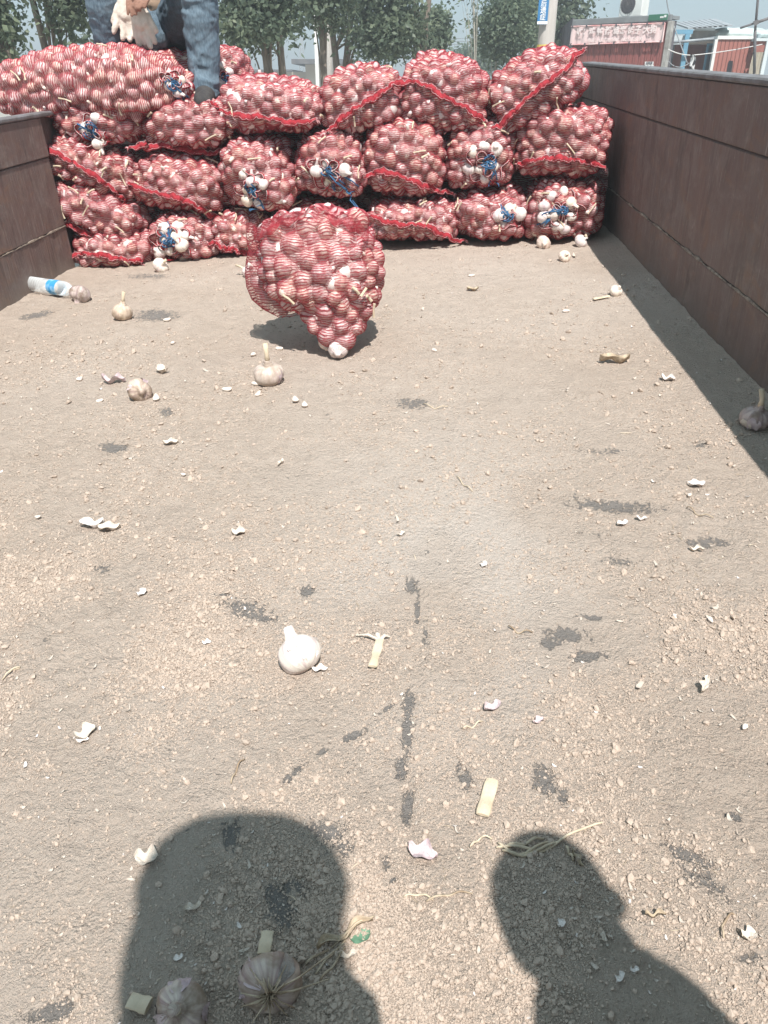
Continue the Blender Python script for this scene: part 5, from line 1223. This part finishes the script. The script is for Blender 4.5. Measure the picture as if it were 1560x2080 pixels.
# two people beside and behind the camera, whose shadows fall on the floor
def kneeler(name, hx, hy, hz, label, hood, cl, fdir=(0, 1, 0), phone=False, lean=0.0):
    o_ = np.array((hx, hy-0.10, 0.03)); root = empty(name, tloc(o_), label, 'person')
    H_ = np.array((hx, hy, hz))-o_; nk = H_+np.array((0, -.03, -.16)); nk[0] += lean*.35; ch_ = nk+np.array((lean*.8, -.07, -.20)); hp = np.array((0, -.22, max(.42, hz-.78))); 
    sR = nk+np.array((.17+lean*.7, -.08, -.13)); sL = nk+np.array((-.17+lean*.7, -.08, -.13))
    kR = np.array((.14, .02, .08)); kL = np.array((-.14, .02, .08)); aR = np.array((.14, -.42, .06)); aL = np.array((-.14, -.42, .06))
    if phone: wR = CAMT+Rt*.075-Ft*.085-Ut*.09-o_; wL = CAMT-Rt*.075-Ft*.085-Ut*.09-o_
    else: wR = np.array((.16, .02, hp[2]-.05)); wL = np.array((-.16, .02, hp[2]-.05))
    if lean: nk = H_+np.array((.015, -.01, -.135)); sR = np.array((.415, -.10, .745))-o_; sL = np.array((.35, -.20, .78))-o_; ch_ = np.array((.41, -.17, .64))-o_; hp = np.array((.40, -.36, .40))-o_
    eR = (sR+wR)/2+np.array((.06, -.05, -.06)); eL = (sL+wL)/2+np.array((-.06, -.05, -.06))
    b_ = [[(hp, .12), (ch_, .125), (nk, .055), (H_, .05)], [(sL, .055), (sR, .055)], [(sR, .05), (eR, .04), (wR, .026)], [(sL, .05), (eL, .04), (wL, .026)],
          [(hp+np.array((.09, 0, 0)), .085), (kR, .058), (aR, .04), (aR+np.array((0, -.12, -.02)), .03)], [(hp+np.array((-.09, 0, 0)), .085), (kL, .058), (aL, .04), (aL+np.array((0, -.12, -.02)), .03)]]
    b_ += head_chains(H_, fdir, 1.0 if hood else 0.80)
    for wr, sx in ((wR, 1), (wL, -1)):
        pc = wr+(Ut*.055-Rt*sx*.008 if phone else np.array((0, .05, .01))); b_.append([(wr, .024), (pc, .026)])
        for i in range(4):
            if phone: b_.append(finger(pc+Ut*(i-1.5)*.018-Rt*sx*.004+Ft*.012, -Rt*sx*.8+Ft*.25, (.022, .018, .012), .008, 0, (0, 0, 1)))
            else: b_.append(finger(pc+np.array((sx*.005, .01, (i-1.5)*.018)), (-sx*.7, .5, 0), (.03, .022, .016), .0085, .3*sx, (0, 0, 1)))
        b_.append(finger(pc+np.array((0, -.02, .03)), (-sx*.5, -.2, .6), (.028, .022, .014), .010, .1, (1, 0, 0)))
    link('body', chain_mesh(b_, .008, 'body', MT['skin'], 2), root); face_bits(root, H_, fdir, 1.0 if hood else 0.80)
    link('jacket', chain_mesh([[(hp+np.array((0, 0, .02)), .15), (ch_, .15), (nk+np.array((0, -.02, -.08)), .10)], [(sL, .075), (sR, .075)], [(sR, .07), (eR, .058), (wR*.9+eR*.1, .042)], [(sL, .07), (eL, .058), (wL*.9+eL*.1, .042)]], .012, 'jacket', cl, 2, .006), root)
    link('trousers', chain_mesh([[(hp, .15), (hp+np.array((0, 0, -.02)), .15)], [(hp+np.array((.09, 0, -.02)), .105), (kR, .078), (aR, .06)], [(hp+np.array((-.09, 0, -.02)), .105), (kL, .078), (aL, .06)]], .012, 'trousers', MT['dark_cloth'], 2, .006), root)
    if hood: link('sun_hood', chain_mesh([[(H_+np.array((0, -.050, .045)), .122), (H_+np.array((0, -.055, -.02)), .125), (H_+np.array((0, -.075, -.13)), .125), (H_+np.array((0, -.075, -.22)), .14)], [(H_+np.array((-.035, -.005, .055)), .092), (H_+np.array((.035, -.005, .055)), .092)], [(H_+np.array((0, -.01, .08)), .085), (H_+np.array((0, .0, .08)), .08)]], .012, 'sun_hood', MT['grey_cloth'], 2, .004), root)
    else: link('hair', chain_mesh([[(H_+np.array((0, -.012, .036)), .070), (H_+np.array((0, -.03, .015)), .068)]], .008, 'hair', MT['hair'], 1, .003, 30), root)
    return root
kneeler('person', 0.020, -0.245, 1.315, 'kneeling person in a grey sun hood taking the picture, throwing the rounded shadow', True, MT['grey_cloth'], (0, 1, 0), phone=True)
kneeler('person', 0.322, -0.045, 1.00, 'kneeling dark haired person beside the picture taker, throwing the head and shoulder shadow', False, MT['dark_cloth'], (-.1, .995, 0), lean=.10)
ph = empty('phone', TT @ Matrix.Translation(Vector(CAMT)) @ Matrix(np.column_stack([Rt, Ut, -Ft]).tolist()).to_4x4(), 'black phone held by the picture taker', 'phone')
MB().box(-.037, .037, -.125, .025, .004, .012, bev=.002).build('casing', MT['shoe'], ph)

# ------------------------------------------------------------------ loose things on the floor
def loose(px, py, wpx, label, mat='bulb', rot=(0, 0, 0), stem=0.0, stemdir=None, roots=False, seed=0, grp='loose garlic bulbs on the truck floor', neck=.35, pname='garlic_bulb', sink=0.0):
    c = fl(px, py, 0.02); dist = np.linalg.norm(c-CAMT); dd = (c-CAMT) @ Ft; R = wpx/2*dd/FPX; zc = R*0.72-sink
    c = fl(px, py, zc); root = empty(pname, tloc((c[0], c[1], zf(c[0], c[1])+zc)), label, 'garlic bulb', grp)
    rt = Euler(rot).to_matrix(); me_ = bulb_mesh(200+seed, MT[mat], R=R, neck=neck, nl=8+seed % 3, n=32, m=18, lobe=.065, irr=.055); link('bulb', me_, root, rt.to_4x4())
    if wpx > 45:                                              # papery skin lifting off
        r = np.random.default_rng(seed+50)
        for k in range(5):
            a0 = r.uniform(0, 6.28); b0 = r.uniform(-.7, .8); wa = r.uniform(.25, .5); wb = r.uniform(.4, .8); V = []; F = []
            for i in range(7):
                for j in range(9):
                    u = i/6*2-1; v = j/8*2-1; aa = a0+u*wa*(1-.3*v*v); bb = b0+v*wb; rr = R*(1.03+.08*max(0, abs(u)-.35)**1.5*(1+math.sin(v*5+k))+.03*math.sin(u*7+v*4+k))
                    V.append((rr*math.cos(bb)*math.cos(aa), rr*math.cos(bb)*math.sin(aa), rr*.8*math.sin(bb)))
            for i in range(6):
                for j in range(8):
                    if r.uniform() < .06 and (i in (0, 5)): continue
                    q = i*9+j; F.append((q, q+9, q+10, q+1))
            mk = 'husk_white' if mat == 'bulb_white' else ('husk' if k % 2 else 'husk_purple') if seed not in (8, 9) else ('skin_grey' if k % 2 else 'husk_purple')
            link('loose_skin', mesh_np('loose_skin', V, F, MT[mk], True), root, rt.to_4x4())
    if stem:
        d = rt @ Vector((0, 0, 1)); sd = Vector(stemdir).normalized() if stemdir else d; s0 = d*R*0.95
        m_ = MB(); m_.tube([s0, s0+d*stem*.3+sd*stem*.1, s0+d*stem*.3+sd*stem*.7], [R*.23, R*.16, R*.19], 9); m_.build('stem', MT['stem'], root, True)
    if roots:
        r = np.random.default_rng(seed); m_ = MB(); d = rt @ Vector((0, 0, -1)); s0 = d*R*0.78; a_ = d.orthogonal().normalized(); b_ = d.cross(a_)
        for k in range(46):
            th_ = r.uniform(0, 6.28); sp = r.uniform(.2, 1.6); v = (a_*math.cos(th_)+b_*math.sin(th_))+Vector(r.normal(size=3).tolist())*.35; l_ = R*r.uniform(.3, 1.25)
            m_.tube([s0+v*R*.1, s0+d*l_*.35+v*l_*sp*.4, s0+d*l_*.3+v*l_*sp+Vector((0, 0, -.1*l_))], [.0011, .0010, .0006], 4)
        m_.build('roots', MT['straw'], root, True)
    return root
loose(546, 760, 56, 'garlic bulb with an upright pale stem, in front of the upright sack', 'bulb_dusty', (0.15, 0.05, 0), .06, (0, 0, 1), seed=1)
loose(248, 634, 40, 'pinkish garlic bulb with a dry bent neck, right of the bottle', 'bulb_dusty', (0.2, 0.2, 1), .045, (.3, 0, 1), seed=2)
loose(163, 597, 40, 'muddy brown garlic bulb touching the end of the plastic bottle', 'bulb_dirty', (2.5, .4, 0), seed=3)
loose(283, 791, 48, 'muddy garlic bulb breaking into cloves, lying left of the stemmed bulb', 'bulb_dirty', (1.3, .5, .5), seed=4)
loose(608, 1332, 88, 'large bright white garlic bulb lying alone in the middle of the floor', 'bulb_white', (-0.75, -.75, 0.0), .008, (-.2, .5, 1), seed=5, neck=.55)
loose(1251, 590, 25, 'small white garlic bulb beside a cut stem at the edge of the wall shadow', 'bulb_white', (.5, .5, 0), seed=6)
loose(1535, 848, 56, 'dusty garlic bulb with a thick cut stem, at the foot of the right wall', 'bulb_dirty', (.15, .1, 0), .05, (-.25, 0, 1), seed=7)
loose(548, 1996, 118, 'dusty garlic bulb with a beard of dry roots in the rounded shadow', 'bulb_dirty', (-2.2, .25, 0.1), 0.018, (-.1, .7, .5), True, seed=8, sink=.004)
loose(370, 2050, 104, 'grey skinned garlic bulb at the bottom edge, left of the rooted one', 'bulb_dirty', (.5, .1, 0), .004, seed=9, sink=.004)
loose(1104, 494, 28, 'round garlic bulb on the floor before the gaping corner sack', 'bulb', (1.6, .5, 0), seed=10)
loose(1147, 521, 24, 'small flaky white garlic bulb lying furthest from the corner sack', 'bulb_white', (.9, .3, 0), seed=11)
loose(1180, 491, 26, 'white garlic bulb on the floor at the right foot of the corner sack', 'bulb_white', (.4, .8, 0), .02, (-.5, 0, .6), seed=12)
loose(327, 541, 30, 'white garlic bulb with a bent neck fallen from the spilling sack on the left', 'bulb_white', (.6, .9, 0), .025, (.6, 0, .6), seed=13)
loose(504, 552, 26, 'garlic bulb with a long thick stem lying behind the upright sack', 'bulb_white', (-.6, -1.1, 0), .05, (-1, .5, .25), seed=14)
loose(1115, 378, 26, 'bare bulb resting on the top front of the corner sack', 'bulb_white', (.5, .5, 0), seed=15) if 0 else None

def clove_mesh(seed, R):
    V, F = CS(6); V = V*np.array([1.45, .8, .62]); V[:, 1] *= 1-0.35*V[:, 0]; V[:, 2] += 0.12*V[:, 0]**2; return mesh_np('clove', V*R, F, MT['clove'], True)
CLM = clove_mesh(0, 0.0075)
cloves = [(568, 708, 'white clove just left of the tip of the upright sack', 1.1), (515, 721, 'crumpled white clove pair up left of the stemmed bulb', 1.2), (317, 806, 'white clove against the muddy broken bulb', 1.3), (521, 781, 'clove touching the left side of the stemmed bulb', 1.1), (461, 791, 'thin clove left of the stemmed bulb', 1.1),
 (525, 800, 'clove just below the stemmed bulb', 1.0), (600, 814, 'clove below and right of the stemmed bulb', 1.2), (619, 824, 'tan clove furthest right below the stemmed bulb', 1.1), (162, 769, 'flat clove left of the purple husk', 1.1), (883, 713, 'lone white clove right of the upright sack', .9),
 (1150, 633, 'lone clove near the middle right, before the corner sack', 1.0), (350, 697, 'tiny white clove between the two stemmed bulbs', .8), (958, 561, 'lone clove on the floor before the middle of the pile', 1.1), (340, 652, 'white clove on the grey bare patch by the pinkish bulb', 1.1), (201, 810, 'small clove left of the muddy broken bulb', .9), (372, 963, 'lone clove left of the middle of the floor', .9), (77, 1052, 'round tan clove near the left edge', 1.0), (1400, 1005, 'pale clove at the tip of the wall shadow', 1.0), (1443, 1263, 'small bluish white clove near the right edge', .8), (1512, 1478, 'white clove by the lower right edge', .8)]
for k, (px, py, lb, s_) in enumerate(cloves):
    c = fl(px, py, .004); q = link('garlic_clove', CLM, None, tloc((c[0], c[1], zf(c[0], c[1])+.004*s_), Euler((random.uniform(-.2, .2), random.uniform(-.2, .2), random.uniform(0, 6))).to_matrix()) @ Matrix.Scale(s_*(1.25 if py < 900 else .75), 4), label=lb, cat='garlic clove', group='loose garlic cloves on the truck floor')

def husk(px, py, wpx, label, mat, seed, asp=.6, curl=1.0, cat='husk', name='garlic_husk', ang=None, group='papery husks on the truck floor', lobes=2):
    r = random.Random(seed); c = fl(px, py, .003); R = wpx/2*((c-CAMT) @ Ft)/FPX; n_ = 14; V = []; F = []
    ph = r.uniform(0, 6)
    for i in range(n_+1):
        for j in range(9):
            u = i/n_*2-1; v = (j/8*2-1); wd = math.sqrt(max(0.02, 1-abs(u)**2.2))*asp*(1+0.25*math.sin(u*5+ph))
            V.append((u*R, v*wd*R+0.10*R*math.sin(u*6+ph), 0.002+R*curl*(0.34*v*v+0.16*math.sin(u*4+ph)+0.10*math.sin(v*6+u*5)+.18*u*u)))
    for i in range(n_):
        for j in range(8): q = i*9+j; F.append((q, q+9, q+10, q+1))
    V = np.array(V); V[:, 2] -= V[:, 2].min()-0.0006
    me_ = mesh_np(name, V, F, MT[mat], True)
    return link(name, me_, None, tloc((c[0], c[1], zf(c[0], c[1])), Euler((0, 0, ang if ang is not None else r.uniform(0, 6))).to_matrix()), label=label, cat=cat, group=group)
husks = [(188, 1066, 50, 'white curled husk with a cast shadow near the left edge', 'husk_white', .45, .05), (222, 1072, 46, 'tan curled husk right beside the white one near the left edge', 'husk', .5, .1), (175, 1493, 44, 'crumpled pale husk low on the left', 'husk', .7, .9), (168, 1504, 26, 'small white skin tucked under the crumpled husk low on the left', 'husk_white', .6, .2), (485, 1079, 30, 'shell shaped pale husk left of centre', 'husk', .8, .2), (858, 1733, 62, 'purple tinged husk between the two shadows', 'husk_purple', .6, -.3),
 (1432, 1394, 46, 'long tan husk on the lower right', 'husk', .35, 1.0), (1000, 1437, 38, 'pinkish husk right of the steel seam', 'husk_purple', .55, .4), (1094, 1466, 26, 'small pink skin right of the pinkish husk', 'husk_purple', .5, .6), (232, 775, 48, 'purple husk left of the muddy broken bulb', 'husk_purple', .35, 0), (1264, 1063, 24, 'white flake below the dark scuffed patch on the right', 'husk_white', .6, .3),
 (1303, 1054, 22, 'narrow white flake next to the dark scuffed patch', 'husk_white', .35, -.2), (288, 1206, 22, 'small white flake left of centre', 'husk_white', .8, 1.2), (983, 1147, 18, 'tiny white flake right of the steel seam top', 'husk_white', .7, 1), (650, 1364, 32, 'thin flake at the lower right of the large bright bulb', 'husk_white', .5, .1), (1415, 984, 34, 'torn white skin at the edge of the wall shadow', 'husk_white', .6, 0), (1357, 770, 28, 'white skin in the wall shadow', 'husk_white', .6, -.4),
 (1248, 733, 60, 'long dry brown leaf near the wall shadow', 'straw', .3, -.05), (330, 755, 34, 'pale loose skin above the muddy broken bulb', 'husk', .5, -.7), (420, 1306, 18, 'tiny white flake left of the large bright bulb', 'husk_white', .7, .2), (570, 938, 24, 'twisted skin above the centre of the floor', 'husk', .3, 1.2), (347, 898, 30, 'pair of light flakes near the grey bare patch', 'husk', .6, .2), (815, 1088, 18, 'faint pale flake in the middle of the floor', 'husk', .5, .6),
 (705, 1942, 42, 'small rolled stem skin under the green leaf', 'husk', .3, .15), (392, 1843, 36, 'tan peanut shaped skin in the rounded shadow', 'husk', .4, .3), (362, 1945, 20, 'bluish flake low in the rounded shadow', 'husk_white', .6, .4), (1140, 1879, 20, 'greenish white flake in the head shadow', 'husk_white', .7, 1), (1225, 1905, 26, 'yellowish flake in the head shadow', 'husk', .4, 1.8), (1258, 1990, 26, 'white torn flake in the shoulder shadow', 'husk_white', .5, .8), (1288, 1972, 20, 'leaf shaped pale flake in the shoulder shadow', 'husk_white', .5, .2),
 (1330, 1862, 44, 'orange brown skin right of the head shadow', 'straw', .2, .1), (1520, 1900, 32, 'round tan skin at the right edge', 'husk', .8, .3), (1172, 1745, 40, 'long dry sliver at the top right of the head shadow', 'straw', .25, -1.1), (960, 590, 24, 'curled brown leaf before the middle of the pile', 'straw', .5, 0), (300, 1748, 46, 'flat tan chip at the upper left of the rounded shadow', 'husk', .8, .2), (1415, 1118, 30, 'yellow leaf scrap on the right', 'husk', .35, 0)]
for k, (px, py, wd, lb, mt, asp, an_g) in enumerate(husks): husk(px, py, wd, lb, mt, 300+k, asp, ang=an_g)
husk(730, 1895, 44, 'torn green leaf at the right edge of the rounded shadow', 'leaf_green', 401, .8, .5, 'leaf', 'green_leaf', 0.1, None)
husk(700, 1898, 125, 'long brown dry leaf crossing the edge of the rounded shadow', 'straw', 402, .13, .5, 'leaf', 'dry_leaf', .55, None)

def stem_piece(px0, py0, px1, py1, wpx, label, seed=0, tail=0):
    a_ = fl(px0, py0, .006); b_ = fl(px1, py1, .006); c = (a_+b_)/2; r = wpx/2*((c-CAMT) @ Ft)/FPX
    root = empty('cut_stem', tloc((c[0], c[1], zf(c[0], c[1])+r*.75)), label, 'stem', 'cut stems on the truck floor')
    d = (b_-a_)/2; d[2] = 0; V = []; m_ = MB(); n_ = 9; rd = random.Random(seed)
    side = np.array((-d[1], d[0], 0))/np.linalg.norm(d)
    rings = []
    for i in range(n_):
        s_ = i/(n_-1)*2-1; ww = r*(1+0.08*rd.uniform(-1, 1)); rings.append([d*s_+side*ww*math.cos(q*math.pi/6)+np.array((0, 0, 1))*ww*(.30+.1*math.sin(i))*math.sin(q*math.pi/6) for q in range(12)])
    V = [v for g_ in rings for v in g_]; F = [(i*12+k, i*12+(k+1) % 12, (i+1)*12+(k+1) % 12, (i+1)*12+k) for i in range(n_-1) for k in range(12)]+[tuple(range(12))[::-1], tuple((n_-1)*12+k for k in range(12))]
    m_.add(V, F); m_.build('stalk', MT['stem'], root)
    if tail:
        t_ = MB(); rr = np.random.default_rng(seed)
        for k in range(tail):
            e_ = b_-c; dr = d/np.linalg.norm(d)*rr.uniform(.2, 1)+side*rr.normal()*1.0; l_ = rr.uniform(.012, .028)
            P_ = [e_*.9, e_+dr*l_*.5+np.array((0, 0, .004)), e_+dr*l_+np.array((0, 0, -.002))]; t_.tube(P_, [.0024, .0028, .0010], 5)
        t_.build('husk_strands', MT['husk'], root)
    return root
stem_piece(980, 1655, 1000, 1584, 28, 'flat pale cut stem lying alone right of the steel seam', 1)
stem_piece(757, 1356, 772, 1300, 18, 'cut stem with curled strands right of the large bright bulb', 2, 8)
stem_piece(1205, 608, 1237, 602, 10, 'short cut stem beside the small white bulb', 3)
stem_piece(262, 2030, 302, 2042, 34, 'thick stub of stem at the bottom left of the rounded shadow', 4)
stem_piece(535, 1935, 543, 1890, 26, 'square cut stem standing out above the rooted bulb', 5)

def strands(name, lines, label, cat, group=None, r0=.0012, mat='straw'):
    c = fl(*lines[0][0]); root = None; m_ = MB(); rd = random.Random(len(lines))
    for ln in lines:
        Q_ = resample(ln, 16); P_ = [fl(x, y, .004)+np.array((0, 0, zf(*fl(x, y)[:2])+.003*math.sin(i*.7))) - c for i, (x, y) in enumerate(Q_)]
        m_.tube(P_, [r0*(1-.5*abs(i/15-.4)) for i in range(16)], 5)
    return m_.build(name, MT[mat], None, True, mw=tloc(c), label=label, cat=cat, group=group)
strands('dry_husk_strands', [[(1008, 1722), (1050, 1718), (1100, 1732), (1130, 1712), (1180, 1685), (1224, 1672)], [(1012, 1712), (1040, 1735), (1080, 1728), (1120, 1705)], [(1020, 1728), (1060, 1738), (1110, 1722), (1140, 1705)], [(1030, 1716), (1070, 1712), (1105, 1700)], [(1150, 1720), (1165, 1745)]], 'tangle of dry strands with one long straw on top of the head shadow', 'straw', r0=.0020, mat='stem')
strands('root_fibres', [[(640, 1975), (680, 1930), (720, 1880), (760, 1858)], [(650, 1990), (690, 1945), (700, 1920)], [(620, 1960), (665, 1925), (740, 1868)]], 'dry leaf fibres running from the rooted bulb to the green leaf', 'straw', r0=.0016)
for k, (ln, lb) in enumerate(((((928, 968), (942, 985), (960, 997)), 'dark twig right of centre'), (((1033, 1268), (1050, 1280), (1082, 1282)), 'thin curved twig above the two dark scuffs'), (((940, 1480), (965, 1472), (980, 1462)), 'light straw above the flat cut stem'),
     (((1470, 1905), (1466, 1880), (1485, 1857), (1495, 1860)), 'hooked pale straw at the lower right'), (((820, 1822), (850, 1815), (880, 1825)), 'pale straw between the two shadows'), (((866, 1830), (900, 1818), (960, 1812)), 'long thin straw left of the head shadow'), (((860, 818), (885, 828), (910, 824)), 'dark twig near the faint grey patch'),
     (((470, 1595), (485, 1560), (498, 1545)), 'bent brown straw low left of centre'), (((955, 1720), (975, 1700), (1000, 1702)), 'curved straw left of the dry tangle'), (((1395, 1030), (1420, 1045), (1450, 1050)), 'dark straw at the right, below the wall shadow'), (((20, 1372), (45, 1358), (5, 1380)), 'orange straw at the left edge'))):
    strands('straw', [list(ln)], lb, 'straw', 'single straws and twigs on the floor', .0015, 'straw' if k % 2 else 'stem')

# plastic bottle
c = fl(105, 590, .03); a_ = fl(62, 580, .032); b_ = fl(152, 594, .032); d = (b_-a_); Lb = np.linalg.norm(d); ang = math.atan2(d[1], d[0])
bt = empty('plastic_bottle', tloc((a_[0], a_[1], .034+zf(a_[0], a_[1])), Euler((0, 0, ang)).to_matrix()), 'empty clear plastic bottle with a blue label lying by the left wall', 'bottle')
pm_, pt, pb = nt('clear_plastic'); pb.inputs['Base Color'].default_value = (.9, .95, .96, 1); pb.inputs['Roughness'].default_value = .08
tr_ = N(pt, 'ShaderNodeBsdfTransparent'); mx_ = N(pt, 'ShaderNodeMixShader'); lw_ = N(pt, 'ShaderNodeLayerWeight'); lw_.inputs[0].default_value = .35
L(pt, math_(pt, 'ADD', math_(pt, 'MULTIPLY', lw_.outputs['Facing'], .7), .16, clamp=True), mx_.inputs[0]); L(pt, tr_.outputs[0], mx_.inputs[1]); L(pt, pb.outputs[0], mx_.inputs[2]); L(pt, mx_.outputs[0], pt.nodes['Material Output'].inputs[0])
def lathe(prof_, n_=28):
    V = []; F = []
    for (x, r) in prof_:
        for k in range(n_): V.append((x, r*math.cos(2*math.pi*k/n_), r*math.sin(2*math.pi*k/n_)))
    for i in range(len(prof_)-1):
        for k in range(n_): F.append((i*n_+k, i*n_+(k+1) % n_, (i+1)*n_+(k+1) % n_, (i+1)*n_+k))
    return V, F
rb = .031; pf = [(0, .004), (.002, rb*.8), (.008, rb)]
for k in range(6): x = .018+k*.016; pf += [(x, rb), (x+.004, rb*.93), (x+.008, rb)]
pf += [(Lb*.60, rb), (Lb*.78, rb), (Lb*.86, rb*.85), (Lb*.95, rb*.42), (Lb*1.02, rb*.38)]
V, F = lathe(pf); link('bottle_body', mesh_np('bottle_body', V, F, pm_, True), bt)
V, F = lathe([(Lb*.50, rb*1.012), (Lb*.70, rb*1.012)]); lbm = nt('bottle_label')
lt = lbm[1]; L(lt, ramp(lt, noise(lt, coord(lt, 'Object', (1, 1, 1)), 28, 1), [(.45, (.05, .30, .62)), (.62, (.35, .60, .80)), (.70, (.85, .9, .92))]), lbm[2].inputs['Base Color'])
link('bottle_label', mesh_np('bottle_label', V, F, lbm[0], True), bt)
V, F = lathe([(Lb*1.0, rb*.44), (Lb*1.06, rb*.44), (Lb*1.061, .002)]); link('bottle_cap', mesh_np('bottle_cap', V, F, simple('white_cap', (.8, .82, .84)), True), bt)

bpy.context.view_layer.update()
